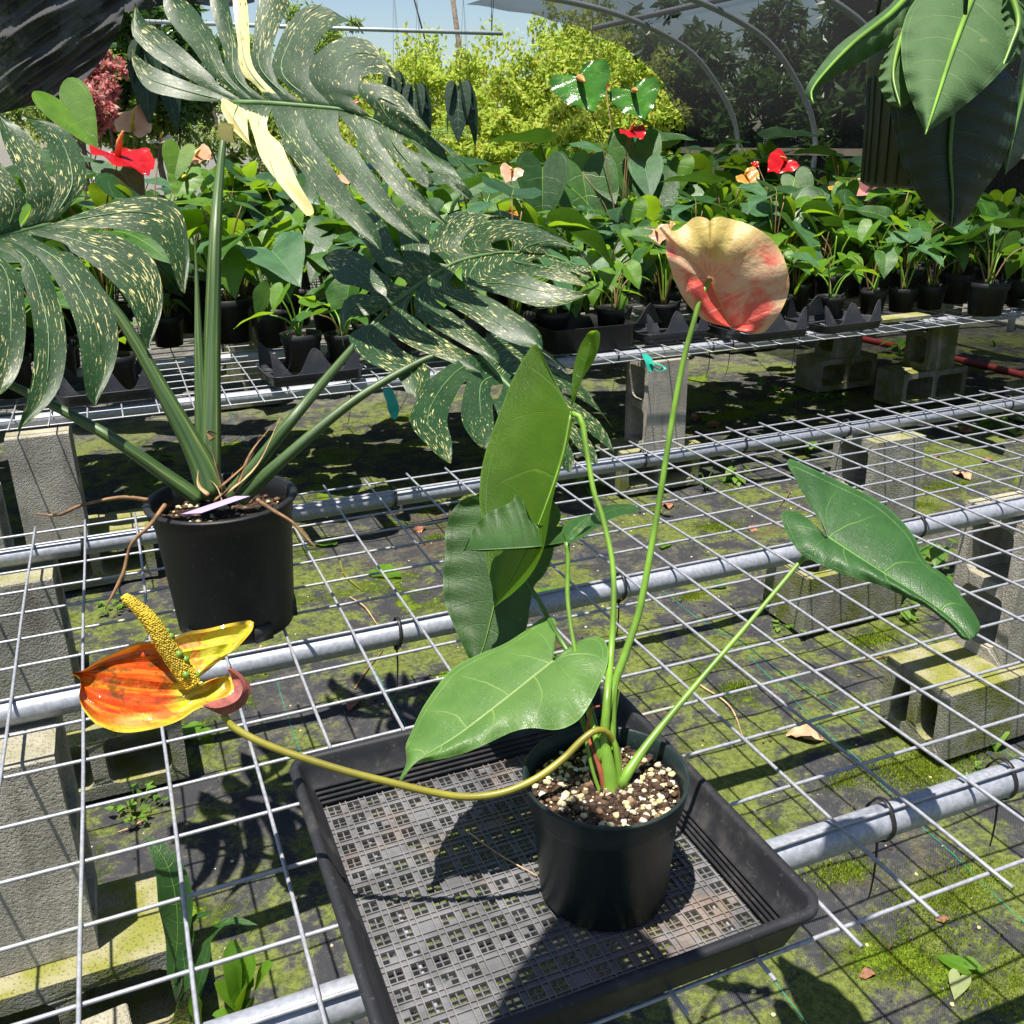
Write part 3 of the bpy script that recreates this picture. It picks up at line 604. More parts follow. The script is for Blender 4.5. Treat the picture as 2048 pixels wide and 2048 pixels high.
def tree(name, c, rad, n, size, mat, label, cat, seed, r0=.5, clumps=40, group=None, base=None, shell=.45, aspect=.42):
    rng = np.random.default_rng(seed); c = np.array(c, float); b = np.array([c[0], c[1], ZG]) if base is None else np.array(base)
    t = thing(name, label, cat, b, group)
    part('trunk', limbs(b, c, rad, rng, r0), MT['bark'], t)
    part('crown', foliage(c, rad, n, size, rng, clumps, shell=shell, aspect=aspect), MT[mat], t, smooth=False)
    return t
# croton hedge filling the bright gap
HG = 'yellow-green shrubs in the hedge'
for i, (px, py, d, rx, rz) in enumerate(((690, 250, 128, 7.5, 7.5), (790, 250, 122, 8, 8), (880, 232, 130, 8.5, 9), (985, 240, 120, 8.5, 9.5), (1080, 220, 124, 9, 11.), (1170, 230, 118, 8.5, 12.5), (1245, 260, 112, 7, 9), (930, 320, 100, 7, 5.5), (1090, 330, 98, 8, 5.5), (780, 330, 104, 7, 5))):
    lab = ['pale yellow-green shrub seen just right of the top monstera leaf', 'yellow-green shrub behind the small hanging dark-leaved pots', 'yellow-green shrub standing under the slanting pole', 'tall yellow-green shrub at the middle of the hedge', 'yellow-green shrub left of the glossy green flower', 'tall yellow-green shrub beside the edge of the shade cloth', 'yellow-green shrub seen behind the two glossy green flowers', 'low yellow-green shrub at the foot of the hedge, centre', 'low yellow-green shrub at the foot of the hedge, right of centre', 'low yellow-green shrub at the foot of the hedge, left'][i]
    tree('croton_shrub', W(px, py, d), (rx*1.08, rx*.85, rz*1.05), 8500, .74, 'hedge', lab, 'shrub', 30+i, .3, 75, HG, shell=.15, aspect=.5)
TG = 'trees behind the shade cloth'
for i, (X, Y, z, r, n) in enumerate(((72, 96, 8, 9, 9000), (76, 78, 9, 10, 11000), (74, 62, 8, 9, 11000), (75, 46, 9, 10, 11000), (73, 30, 8, 9, 9000), (78, 110, 13, 9, 7000), (82, 68, 20, 11, 9000), (82, 50, 21, 11, 8000), (70, 20, 9, 8, 5000))):
    lab = ['leafy tree behind the cloth edge at its far end', 'dark leafy tree behind the left hoop', 'dark leafy tree behind the cloth between the two hoops', 'dark leafy tree behind the cloth just left of the hanging plant', 'leafy tree behind the hanging plant', 'taller tree at the far end of the shade house', 'tall tree rising above the left hoop', 'tall tree rising above the hanging plant', 'leafy tree behind the far right end of the bench'][i]
    tree('broadleaf_tree', (X, Y, z), (r, r, r*1.25), n, 1.5, 'tree', lab, 'tree', 60+i, .55, 55, TG, shell=.25, aspect=.38)
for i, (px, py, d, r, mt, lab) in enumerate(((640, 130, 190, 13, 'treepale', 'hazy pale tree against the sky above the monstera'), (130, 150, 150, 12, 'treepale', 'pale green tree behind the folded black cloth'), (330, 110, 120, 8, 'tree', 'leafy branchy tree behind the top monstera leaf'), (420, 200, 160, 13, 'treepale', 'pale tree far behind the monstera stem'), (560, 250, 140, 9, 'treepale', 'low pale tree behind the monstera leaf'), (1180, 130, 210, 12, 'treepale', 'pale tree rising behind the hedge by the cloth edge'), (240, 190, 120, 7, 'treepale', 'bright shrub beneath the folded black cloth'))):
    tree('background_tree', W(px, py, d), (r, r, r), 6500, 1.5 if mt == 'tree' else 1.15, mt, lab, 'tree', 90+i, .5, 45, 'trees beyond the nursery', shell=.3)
for i, (px, py, d, r) in enumerate(((150, 175, 105, 4.5), (205, 150, 108, 2.6), (165, 220, 100, 3))):
    tree('flowering_shrub', W(px, py, d), (r, r, r), 1500, .75, 'redbush', ['red and pink shrub below the folded black cloth', 'small pink shrub right of the red one', 'low pink shrub in front of the red one'][i], 'shrub', 120+i, .2, 30, 'pink shrubs at upper left', shell=.2, aspect=.6)
# ================================================================== TRAY
TX0, TX1, TY0, TY1 = 3.36, 7.52, -10.5, -6.22; TZ = .03
tray = thing('nursery_tray', 'square black mesh-bottomed nursery tray under the potted anthurium', 'tray', ((TX0+TX1)/2, (TY0+TY1)/2, TZ))
def rrect(x0, x1, y0, y1, r, n=6):
    P = []
    for cx, cy, t0 in ((x1-r, y1-r, 0), (x0+r, y1-r, 90), (x0+r, y0+r, 180), (x1-r, y0+r, 270)):
        for i in range(n+1): t = R(t0+90*i/n); P.append((cx+r*math.cos(t), cy+r*math.sin(t)))
    return P
def loft(profile, x0, x1, y0, y1, rad):
    V = []; 
    for off, z in profile: V += [(x, y, z) for x, y in rrect(x0-off, x1+off, y0-off, y1+off, max(.02, rad+off))]
    n = len(V)//len(profile)
    return {'v': np.array(V), 'f': [(i*n+j, i*n+(j+1) % n, (i+1)*n+(j+1) % n, (i+1)*n+j) for i in range(len(profile)-1) for j in range(n)]}
pr = [(-.26, TZ), (-.235, TZ+.02)]
for k in range(4): z = TZ+.07+k*.06; pr += [(-.225+.02*k, z-.02), (-.25+.02*k, z-.008), (-.25+.02*k, z+.008), (-.222+.02*k, z+.02)]
pr += [(-.08, TZ+.5), (-.045, TZ+.58), (-.03, TZ+.605), (.02, TZ+.615), (.06, TZ+.6), (.065, TZ+.55), (.05, TZ+.53), (-.01, TZ+.52), (-.03, TZ+.44), (-.2, TZ-.005)]
part('side_wall', loft(pr, TX0, TX1, TY0, TY1, .2), MT['tray'], tray)
def lattice():
    x0, x1, y0, y1 = TX0+.26, TX1-.26, TY0+.26, TY1-.26; V = []; Fc = []; z = TZ+.02; th = .04
    def cuts(a, b):
        n = int(round((b-a)/.232)); per = (b-a)/n; c = [a]
        for k in range(n): c += [a+per*(k+.16), a+per*(k+.51), a+per*(k+.86)]
        return c+[b], n, per
    cx, nx, px_ = cuts(x0, x1); cy, ny, py_ = cuts(y0, y1)
    def pt(x, y, zz): V.append((x, y, zz)); return len(V)-1
    for i in range(len(cx)-1):
        for j in range(len(cy)-1):
            ax, bx, ay, by = cx[i], cx[i+1], cy[j], cy[j+1]; I, J = (i-1)//3, (j-1)//3
            hole = (i % 3 in (1, 2)) and (j % 3 in (1, 2)) and i < len(cx)-2 and j < len(cy)-2 and not ((I % 5 == 2 and J % 5 == 1) or (I % 5 == 4 and J % 5 == 3)) and ((i*13+j*7) % 23 != 0)
            o = [pt(ax, ay, z), pt(bx, ay, z), pt(bx, by, z), pt(ax, by, z)]
            if not hole: Fc.append(tuple(o)); continue
            e = .09; w_, h_ = bx-ax, by-ay; n_ = [(ax+w_*e, ay+h_*e), (bx-w_*e, ay+h_*e), (bx-w_*e, by-h_*e), (ax+w_*e, by-h_*e)]
            t = [pt(*p, z) for p in n_]; b = [pt(*p, z-th) for p in n_]
            for k in range(4): Fc.append((o[k], o[(k+1) % 4], t[(k+1) % 4], t[k])); Fc.append((t[k], t[(k+1) % 4], b[(k+1) % 4], b[k]))
    return {'v': np.array(V), 'f': Fc}, (x0, x1, y0, y1, cx, cy)
lg, (lx0, lx1, ly0, ly1, lcx, lcy) = lattice()
part('lattice_floor', lg, MT['trayfloor'], tray, False, True)
def rib_h(k): return (.013, .02) if k % 3 in (0, 1) else (.004, .004)
part('rib_grid', join(*[box((lcx[i], (ly0+ly1)/2, TZ+.02+rib_h(i)[1]/2), (rib_h(i)[0], ly1-ly0, rib_h(i)[1])) for i in range(1, len(lcx)-1)]+[box(((lx0+lx1)/2, lcy[j], TZ+.019+rib_h(j)[1]/2), (lx1-lx0, rib_h(j)[0], rib_h(j)[1])) for j in range(1, len(lcy)-1)]), MT['trayrib'], tray, False, True)
# ================================================================== MAIN ANTHURIUM
PC = np.array([6.05, -8.93, TZ+.045]); PH = 1.42
ant = thing('potted_anthurium', 'potted anthurium with peach and orange blooms standing in the black tray', 'potted plant', PC)
pot_prof = [(0, .03), (.6, .03), (.62, 0), (.66, .05), (.735, PH*.76), (.765, PH*.78), (.775, PH*.8), (.825, PH*.985), (.83, PH), (.815, PH+.012), (.79, PH), (.765, PH*.9), (.74, PH*.8), (.72, PH*.7)]
pot = part('pot', lathe(pot_prof, PC, 64), MT['darkgreenpot'], ant)
SZ = PC[2]+PH*.86
soil = part('potting_mix', lathe([(0, .03), (.3, .03), (.55, .015), (.74, 0)], (PC[0], PC[1], SZ), 40), MT['soil'], ant)
def chunk(c, r, rng):
    v = np.array([(1, 0, 0), (-1, 0, 0), (0, 1, 0), (0, -1, 0), (0, 0, 1), (0, 0, -1), (.6, .6, .6), (-.6, .6, .6), (.6, -.6, .6), (-.6, -.6, .6), (.6, .6, -.6), (-.6, .6, -.6), (.6, -.6, -.6), (-.6, -.6, -.6)], float)
    v *= r*(.75+.45*rng.random((14, 1)))*np.array([1, .75+.5*rng.random(), .7]); a = rng.random()*6.28; v = v@np.array([[math.cos(a), math.sin(a), 0], [-math.sin(a), math.cos(a), 0], [0, 0, 1]])
    tr = [(4, 6, 8), (4, 7, 6), (4, 9, 7), (4, 8, 9), (5, 12, 10), (5, 10, 11), (5, 11, 13), (5, 13, 12), (0, 8, 6), (0, 6, 10), (0, 10, 12), (0, 12, 8), (1, 7, 9), (1, 9, 13), (1, 13, 11), (1, 11, 7), (2, 6, 7), (2, 7, 11), (2, 11, 10), (2, 10, 6), (3, 9, 8), (3, 8, 12), (3, 12, 13), (3, 13, 9)]
    return {'v': v+np.array(c), 'f': tr}
def chunks(c, rad, n, smin, smax, seed, zoff=0):
    rng = np.random.default_rng(seed); gs = []
    for i in range(n):
        a = rng.random()*6.28; r = rad*math.sqrt(rng.random()); s = smin+(smax-smin)*rng.random()**2.2
        gs.append(chunk((c[0]+r*math.cos(a), c[1]+r*math.sin(a), c[2]+zoff+s*.35), s, rng))
    return join(*gs)
part('bark_and_perlite', chunks((PC[0], PC[1], SZ+.02), .72, 1500, .008, .046, 4), MT['mix'], soil, True, True)
d0 = dep((PC[0], PC[1], SZ))
# leaf A: upright back-lit leaf, blade hanging from its bent stalk
ppA = [(1142, 825, 10.8), (992, 1205, 10.75), (960, 940, 11.35)]
midA = [(1142, 825), (1124, 915), (1082, 1037), (1048, 1108), (1010, 1180), (989, 1215)]
LA = [(1129, 800), (1111, 767), (1093, 731), (1073, 686), (1058, 700), (1028, 752), (999, 825), (973, 897), (961, 952), (959, 1006), (964, 1042), (970, 1108), (981, 1162), (991, 1194), (989, 1215)]
RA = [(1143, 835), (1144, 850), (1133, 897), (1107, 990), (1092, 1075), (1082, 1111), (1060, 1151), (1025, 1187), (1000, 1205), (989, 1215)]
leafA = part('leaf', hero_leaf(midA, LA, RA, ppA, fold=.15, bulge=.12, rightfold=-.35, nv=7, lobe=.2), MT['leafA'], ant)
part('midrib', midrib_geo(midA, ppA, .016, .01), MT['stem'], leafA)
ppA2 = [(1142, 825, 10.8), (1185, 670, 10.6), (1200, 720, 10.4)]
part('leaf_lobe', hero_leaf([(1142, 822), (1158, 770), (1178, 700), (1189, 664)], [(1142, 818), (1144, 768), (1148, 733), (1160, 692), (1177, 665), (1189, 661)], [(1144, 818), (1152, 793), (1166, 756), (1187, 723), (1197, 696), (1200, 669), (1193, 660), (1189, 661)], ppA2, fold=-.12, rightfold=.2, nv=4, lobe=0), MT['leafA'], leafA)
part('petiole', pxtube([(1142, 826, 10.8), (1153, 828, 10.75), (1164, 845, 10.75), (1173, 897, 10.68), (1187, 981, 10.55), (1202, 1024, 10.48), (1220, 1097, 10.36), (1227, 1151, 10.27), (1227, 1223, 10.15), (1222, 1310, 10.0), (1214, 1400, d0), (1206, 1520, d0)], [.035, .03, .03, .032, .04, .05], 10), MT['stem'], ant)
# leaf B: dark leaf hanging behind
ppB = [(1030, 1020, 11.75), (965, 1320, 11.5), (900, 1100, 11.95)]
midB = [(1035, 1015), (1005, 1130), (988, 1212), (966, 1296), (948, 1325)]
LB = [(1015, 1000), (990, 988), (958, 989), (926, 999), (901, 1028), (890, 1071), (892, 1100), (886, 1147), (890, 1205), (905, 1245), (926, 1292), (941, 1322), (948, 1325)]
RB = [(1060, 995), (1090, 990), (1112, 1008), (1122, 1030), (1118, 1046), (1106, 1064), (1107, 1104), (1090, 1147), (1068, 1173), (1060, 1213), (1053, 1256), (1028, 1296), (985, 1318), (955, 1328), (948, 1325)]
leafB = part('leaf', hero_leaf(midB, LB, RB, ppB, fold=-.1, ripple=.025, bulge=.08, nv=9, tipd=-.1), MT['leafB'], ant)
part('midrib', midrib_geo(midB, ppB, .014, .02, tipd=-.1), MT['stem'], leafB)
part('petiole', pxtube([(1034, 1018, 11.72), (1045, 1090, 11.7), (1053, 1158, 11.5), (1080, 1205, 11.1), (1110, 1262, 10.4), (1150, 1330, 10.1), (1185, 1430, 9.9), (1200, 1525, d0)], [.03, .028, .03, .036], 8), MT['stemdark'], ant)
# leaf C: small curled leaf in front
ppC = [(1133, 1084, 10.35), (930, 1098, 10.3), (1020, 1000, 10.75)]
midC = [(1133, 1084), (1070, 1094), (1010, 1098), (960, 1100), (930, 1100)]
LC = [(1126, 1053), (1078, 1050), (1060, 1035), (1045, 1000), (1030, 988), (1024, 1003), (980, 1024), (955, 1046), (940, 1074), (930, 1096), (926, 1101)]
RC = [(1131, 1086), (1108, 1095), (1060, 1098), (1006, 1100), (966, 1103), (940, 1101), (926, 1101)]
leafC = part('leaf', hero_leaf(midC, LC, RC, ppC, fold=.12, ripple=.05, bulge=.1, nv=6, lobe=.1), MT['leafB'], ant)
part('leaf_lobe', hero_leaf([(1133, 1084), (1162, 1062), (1200, 1030), (1245, 1015), (1281, 1018)], [(1133, 1080), (1150, 1066), (1180, 1032), (1205, 1013), (1241, 1008), (1268, 1011), (1281, 1018)], [(1136, 1087), (1160, 1078), (1180, 1064), (1222, 1038), (1250, 1029), (1270, 1026), (1281, 1018)], [(1133, 1084, 10.35), (1281, 1018, 10.3), (1200, 1060, 10.15)], fold=.05, nv=5, lobe=0), MT['leafE'], leafC)
part('leaf_lobe', hero_leaf([(1133, 1084), (1145, 1062), (1165, 1042), (1180, 1030)], [(1130, 1080), (1125, 1060), (1135, 1044), (1155, 1034), (1180, 1028)], [(1140, 1082), (1160, 1066), (1175, 1048), (1182, 1034), (1180, 1028)], [(1133, 1084, 10.37), (1180, 1028, 10.6), (1135, 1044, 10.65)], fold=.02, nv=4, lobe=0), MT['leafE'], leafC)
part('petiole', pxtube([(1133, 1084, 10.35), (1136, 1115, 10.33), (1135, 1187, 10.25), (1140, 1241, 10.15), (1148, 1290, 10.05), (1165, 1380, 9.9), (1190, 1470, d0), (1200, 1530, d0)], [.028, .024, .028, .034], 8), MT['stem'], ant)
# leaf D: broad pale leaf in front facing up
ppD = [(1106, 1321, 10.0), (796, 1565, 9.15), (1190, 1390, 9.45)]
midD = [(1106, 1321), (1060, 1358), (1006, 1402), (915, 1471), (840, 1518), (796, 1567)]
LD = [(1102, 1310), (1104, 1281), (1113, 1252), (1108, 1237), (1089, 1234), (1071, 1245), (1042, 1267), (1006, 1289), (955, 1310), (905, 1337), (872, 1376), (843, 1420), (821, 1468), (811, 1493), (813, 1525), (800, 1555), (796, 1567)]
RD = [(1112, 1314), (1126, 1303), (1162, 1280), (1198, 1274), (1215, 1292), (1214, 1332), (1194, 1380), (1187, 1395), (1162, 1435), (1136, 1453), (1107, 1460), (1064, 1456), (1024, 1464), (970, 1489), (915, 1511), (854, 1523), (828, 1528), (806, 1560), (796, 1567)]
leafD = part('leaf', hero_leaf(midD, LD, RD, ppD, fold=.08, bulge=-.06, ripple=.03, nv=8, ns=12, nt=60), MT['leafD'], ant)
part('petiole', pxtube([(1106, 1323, 10.0), (1120, 1345, 10.0), (1150, 1400, 9.95), (1175, 1470, 9.8), (1195, 1530, d0)], [.028, .03, .034], 8), MT['stemdark'], ant)
# leaf E: dark leaf reaching right
s6 = 700/1932; z6 = lambda L: [(1348+a*s6, 680+b*s6) for a, b in L]
midE = z6([(850, 1085), (1000, 1185), (1180, 1300), (1350, 1405), (1500, 1510), (1600, 1600), (1635, 1655)])
LE = z6([(840, 1060), (800, 970), (745, 860), (690, 775), (640, 715), (622, 672), (640, 655), (720, 688), (850, 750), (1000, 820), (1130, 890), (1250, 990), (1330, 1090), (1365, 1180), (1410, 1240), (1470, 1280), (1540, 1340), (1600, 1430), (1660, 1510), (1692, 1590), (1660, 1640), (1635, 1655)])
RE = z6([(820, 1085), (780, 1040), (720, 970), (640, 943), (595, 955), (600, 1010), (630, 1080), (690, 1170), (760, 1215), (900, 1280), (1040, 1325), (1150, 1360), (1300, 1430), (1400, 1480), (1500, 1560), (1550, 1610), (1590, 1652), (1635, 1655)])
ppE = [(1656, 1073, 10.6), (1940, 1275, 9.6), (1700, 960, 11.3)]
leafE = part('leaf', hero_leaf(midE, LE, RE, ppE, fold=.05, bulge=-.08, ripple=.025, nv=9, ns=12, nt=64), MT['leafE'], ant)
part('petiole', pxtube([(1656, 1074, 10.62), (1640, 1085, 10.64), (1611, 1111, 10.6), (1560, 1172, 10.45), (1493, 1252, 10.25), (1384, 1379, 9.95), (1300, 1482, 9.75), (1256, 1545, d0), (1240, 1575, d0)], [.026, .026, .028, .034, .06], 10), MT['stem'], ant)
# tall peach bloom seen from behind
midF = [(1420, 560), (1437, 600), (1452, 635), (1462, 655)]
LF = [(1419, 500), (1420, 446), (1411, 436), (1390, 434), (1370, 449), (1348, 462), (1318, 452), (1331, 478), (1332, 507), (1347, 554), (1358, 580), (1370, 601), (1395, 630), (1420, 645), (1462, 655)]
RF = [(1421, 500), (1420, 446), (1427, 437), (1440, 434), (1471, 440), (1507, 453), (1540, 475), (1562, 504), (1576, 543), (1578, 580), (1565, 616), (1544, 648), (1522, 667), (1486, 663), (1462, 655)]
fl = part('flower_spathe', hero_leaf(midF, LF, RF, [(1420, 560, 9.95), (1420, 440, 9.75), (1575, 560, 9.85)], fold=-.12, bulge=-.16, ripple=.035, nv=5, ns=12, nt=60, lobe=.05), MT['peachback'], ant)
part('spadix', pxtube([(1420, 556, 9.97), (1425, 540, 10.1), (1440, 500, 10.45)], [.05, .055, .03], 8), MT['spadix_o'], fl)
part('flower_stalk', pxtube([(1420, 560, 9.93), (1412, 572, 9.86), (1400, 600, 9.85), (1386, 650, 9.85), (1368, 716, 9.86), (1347, 825, 9.88), (1318, 1006, 9.88), (1296, 1133, 9.87), (1278, 1223, 9.85), (1252, 1303, 9.8), (1225, 1380, 9.75), (1212, 1431, d0), (1204, 1525, d0)], [.026, .029, .03, .032, .036, .042, .05], 12, 60), MT['stem'], ant)
# low orange bloom at left
ppO = [(383, 1367, 9.1), (140, 1345, 8.7), (300, 1460, 8.6)]
midO = [(383, 1367), (330, 1365), (270, 1358), (200, 1348), (150, 1345)]
LO = [(400, 1345), (430, 1320), (468, 1300), (499, 1268), (507, 1253), (503, 1241), (464, 1246), (417, 1257), (373, 1264), (337, 1278), (300, 1282), (275, 1285), (232, 1303), (196, 1321), (165, 1341), (140, 1346)]
RO = [(400, 1372), (430, 1358), (458, 1352), (468, 1376), (456, 1394), (425, 1408), (391, 1420), (362, 1439), (326, 1453), (272, 1464), (235, 1464), (203, 1453), (186, 1443), (166, 1418), (158, 1392), (162, 1373), (158, 1356), (140, 1346)]
g = hero_leaf(midO, LO, RO, ppO, fold=-.1, bulge=.14, ripple=.03, nv=5, ns=14, nt=64, lobe=.05)
px_ = (np.asarray(g['v'])-CP)@AX/((np.asarray(g['v'])-CP)@FW)*F+1024; py_ = 1024-(np.asarray(g['v'])-CP)@AU/((np.asarray(g['v'])-CP)@FW)*F; g['cream'] = np.clip(np.maximum((px_-300)/90, (py_-1405)/60+(px_-260)/200), 0, 1)
flo = part('flower_spathe', g, MT['orangefront'], ant)
flo['label'] = 'glossy orange and yellow-green spathe'
part('spathe_fold', hero_leaf([(456, 1336), (480, 1358), (485, 1382), (470, 1404), (435, 1416), (404, 1411)], [(458, 1333), (480, 1347), (497, 1364), (502, 1380), (490, 1408), (470, 1423), (447, 1430), (420, 1420), (404, 1411)], [(455, 1339), (463, 1358), (468, 1380), (456, 1392), (439, 1398), (420, 1404), (404, 1411)], [(452, 1334, 9.0), (470, 1424, 8.9), (400, 1410, 8.68)], fold=.09, bulge=.0, nv=4, lobe=0), MT['spatheback'], flo)
def spadix():
    pts = smooth_path(np.array([(385, 1370, 9.05), (365, 1340, 9.0), (334, 1294, 8.95), (296, 1236, 8.9), (247, 1190, 8.85)], float), 40); P = np.array([W(*p) for p in pts])
    rad = np.interp(np.linspace(0, 1, 40), [0, .2, .5, .8, .97, 1], [.085, .09, .08, .062, .042, .018]); gs = [tube(P, rad*.86, 14)]
    T_ = np.gradient(P, axis=0); T_ /= np.linalg.norm(T_, axis=1)[:, None]; a = np.cross(T_[0], [0, 0, 1.]); a /= np.linalg.norm(a); bb = np.cross(T_[0], a); rng = np.random.default_rng(3)
    for i in range(1, 56):
        f_ = i/56*39; Pi = np.array([np.interp(f_, range(40), P[:, q]) for q in range(3)]); r = np.interp(f_, range(40), rad)
        for k in range(19):
            th = 2*math.pi*(k+.5*(i % 2)+rng.normal()*.08)/19
            gs.append(chunk(Pi+(a*math.cos(th)+bb*math.sin(th))*r*.89+rng.normal(size=3)*.002, .0135+.003*rng.random(), rng))
    return join(*gs), P, rad, a, bb
sg_, SPt, srad, sa, sb = spadix()
spd = part('spadix', sg_, MT['spadix_y'], flo)
rng = np.random.default_rng(9); bumps = []
for i in (2, 3, 5, 9, 12, 17, 18, 20):
    th = rng.random()*6.28; bumps.append(lathe([(0, -.035), (.03, -.02), (.038, 0), (.03, .022), (0, .035)], SPt[i]+(sa*math.cos(th)+sb*math.sin(th))*srad[i]*.95, 10))
part('berry', join(*bumps), MT['stem'], spd)
part('flower_stalk', pxtube([(446, 1428, 8.95), (460, 1448, 8.95), (482, 1464, 8.95), (525, 1486, 8.95), (580, 1507, 8.97), (690, 1542, 9.0), (789, 1567, 9.05), (861, 1584, 9.1), (934, 1594, 9.15), (1006, 1585, 9.2), (1071, 1558, 9.25), (1126, 1518, 9.35), (1162, 1482, 9.4), (1191, 1461, 9.45), (1213, 1464, 9.5), (1231, 1493, d0), (1238, 1529, d0), (1234, 1572, d0)], [.034, .036, .036, .036, .036, .036, .034, .034], 12, 80), MT['stemolive'], ant)
part('flower_bract', pxtube([(1209, 1590, d0-.02), (1200, 1540, d0-.05), (1176, 1470, d0), (1183, 1420, d0), (1200, 1412, d0)], [.03, .03, .02, .014, .01], 6), MT['bract'], ant)
part('stem_base', pxtube([(1222, 1600, d0), (1216, 1540, d0), (1208, 1480, d0)], [.1, .085, .05], 10), MT['stem'], ant)
part('sheath', pxtube([(1240, 1560, d0), (1232, 1500, d0-.03), (1225, 1460, d0-.03), (1238, 1380, d0)], [.04, .03, .022, .01], 6), MT['stem'], ant)
part('sheath', pxtube([(1215, 1600, d0-.03), (1236, 1596, d0-.02), (1226, 1570, d0)], [.08, .07, .06], 8), MT['bract'], ant)
part('sheath', pxtube([(1226, 1500, d0), (1230, 1400, d0-.05), (1240, 1340, d0-.05)], [.03, .022, .006], 6), MT['stem'], ant)
part('petiole', pxtube([(1170, 1470, d0-.05), (1185, 1540, d0-.05), (1205, 1600, d0-.06)], [.02, .02, .022], 6), MT['stem'], ant)
# ================================================================== MONSTERA
MC = np.array([3.34, -1.12, .02]); MH = 2.18
mon = thing('potted_monstera', 'large cream-speckled monstera with split leaves in a black nursery pot', 'potted plant', MC)
mp = [(0, .12), (.86, .12), (.9, 0), (.92, .06), (1.05, MH*.84), (1.07, MH*.86), (1.1, MH*.98), (1.17, MH*.985), (1.17, MH), (1.1, MH+.02), (1.06, MH), (1.02, MH*.9), (1.0, MH*.8)]
mpot = part('pot', lathe(mp, MC, 64), MT['black'], mon)
for a in (-1.25, -2.45, -.1):
    c = MC+np.array([.915*math.cos(a), .915*math.sin(a), .13]); part('drain_slot', box(c, (.09, .3, .26), a), MT['tie'], mpot)
msoil = part('potting_mix', lathe([(0, .06), (.5, .04), (1.02, 0)], (MC[0], MC[1], MC[2]+MH*.84), 40), MT['soil'], mon)
part('bark_and_perlite', chunks((MC[0], MC[1], MC[2]+MH*.84+.03), .95, 260, .02, .07, 5), MT['mix'], msoil, True, True)
def monstera_leaf(mid, sides, pp, droop=.5, tipd=0, arch=0, ns=26, nq=6, creams=(), puff=.05):
    D = plane_depth(pp); M = smooth_path(np.array(mid, float), 80)
    def Mg(g): return np.array([np.interp(g*79, range(80), M[:, k]) for k in (0, 1)])
    out = []
    for side, fs in enumerate(sides):
        C = []
        for (g0, g1, pts, s0, cream) in fs:
            P0 = Mg((g0+g1)/2); C.append(smooth_path(np.vstack([[P0], np.array(pts, float)]), ns+1))
        S = np.linspace(0, 1, ns+1); nf = len(fs)
        Bd = []
        for i in range(nf+1):
            if i == 0:
                nb = (C[0]+C[1])/2 if nf > 1 else C[0]; e = C[0]-(nb-C[0])*.85
                st = Mg(fs[0][0])
            elif i == nf:
                nb = (C[-1]+C[-2])/2 if nf > 1 else C[-1]; e = C[-1]-(nb-C[-1])*.85; st = Mg(fs[-1][1])
            else: e = (C[i-1]+C[i])/2; st = Mg(fs[i][0])
            k = np.clip(S/.18, 0, 1)[:, None]; Bd.append(st*(1-k)+e*k if True else e)
            Bd[-1][0] = st
        for i, (g0, g1, pts, s0, cream) in enumerate(fs):
            V = []; UV = []; CR = []
            for j, s in enumerate(S):
                def wf(s0_, hole):
                    if s > s0_: k = (s-s0_)/(1-s0_); return min(1, .33*k**.4+.67*k**6)
                    if hole and .1 < s < .27: return .42*math.sin(math.pi*(s-.1)/.17)**.6
                    return 0
                sl = s0*.85 if i > 0 else .0; sh = fs[i+1][3]*.85 if i+1 < nf else .0
                k0 = wf(sl if i else .35, i % 2 == 0 and i > 0); k1 = wf(sh if i+1 < nf else .35, (i+1) % 2 == 0 and i+1 < nf)
                lo = Bd[i][j]*(1-k0)+C[i][j]*k0; hi = Bd[i+1][j]*(1-k1)+C[i][j]*k1
                for q in range(nq+1):
                    t = q/nq; p = lo*(1-t)+hi*t
                    d = D(p[0], p[1])+droop*s*s+tipd*((g0+g1)/2)**2+arch*math.sin(math.pi*s)+puff*math.sin(math.pi*t)*(-1)*(1-s)*min(1, s*3)+.05*math.sin(t*3.14)*s
                    V.append(W(p[0], p[1], d)); UV.append((i*1.37+side*9.1+t*.9, s*2)); CR.append(cream if s > .12 else cream*.3)
            w = nq+1; f = [(a*w+b, a*w+b+1, (a+1)*w+b+1, (a+1)*w+b) for a in range(ns) for b in range(nq)]
            out.append({'v': np.array(V), 'f': f, 'uv': np.array(UV), 'cream': np.array(CR)})
            out[-1]['C'] = [W(p[0], p[1], D(p[0], p[1])+droop*s*s+tipd*((g0+g1)/2)**2+arch*math.sin(math.pi*s)+.05*s-puff*(1-s)*min(1, s*3)-.006) for p, s in zip(C[i], S)]
    ribs = [tube(o.pop('C')[:int(ns*.8)], np.linspace(.016, .004, int(ns*.8)), 5) for o in out]
    rib = tube([W(p[0], p[1], D(p[0], p[1])+tipd*(k/79)**2-.02) for k, p in enumerate(M)][::3], np.linspace(.055, .014, 27), 8)
    return join(*out), join(rib, *ribs)
z1 = lambda *L: [(a*s6, b*s6) for a, b in L]; z2 = lambda *L: [(680+a*s6, b*s6) for a, b in L]
def add_monstera(mid, sides, pp, lab, **kw):
    g, r = monstera_leaf(mid, sides, pp, **kw); o = part('split_leaf', g, MT['monst'], mon); o['label'] = lab; part('leaf_rib', r, MT['monstrib'], o); return o
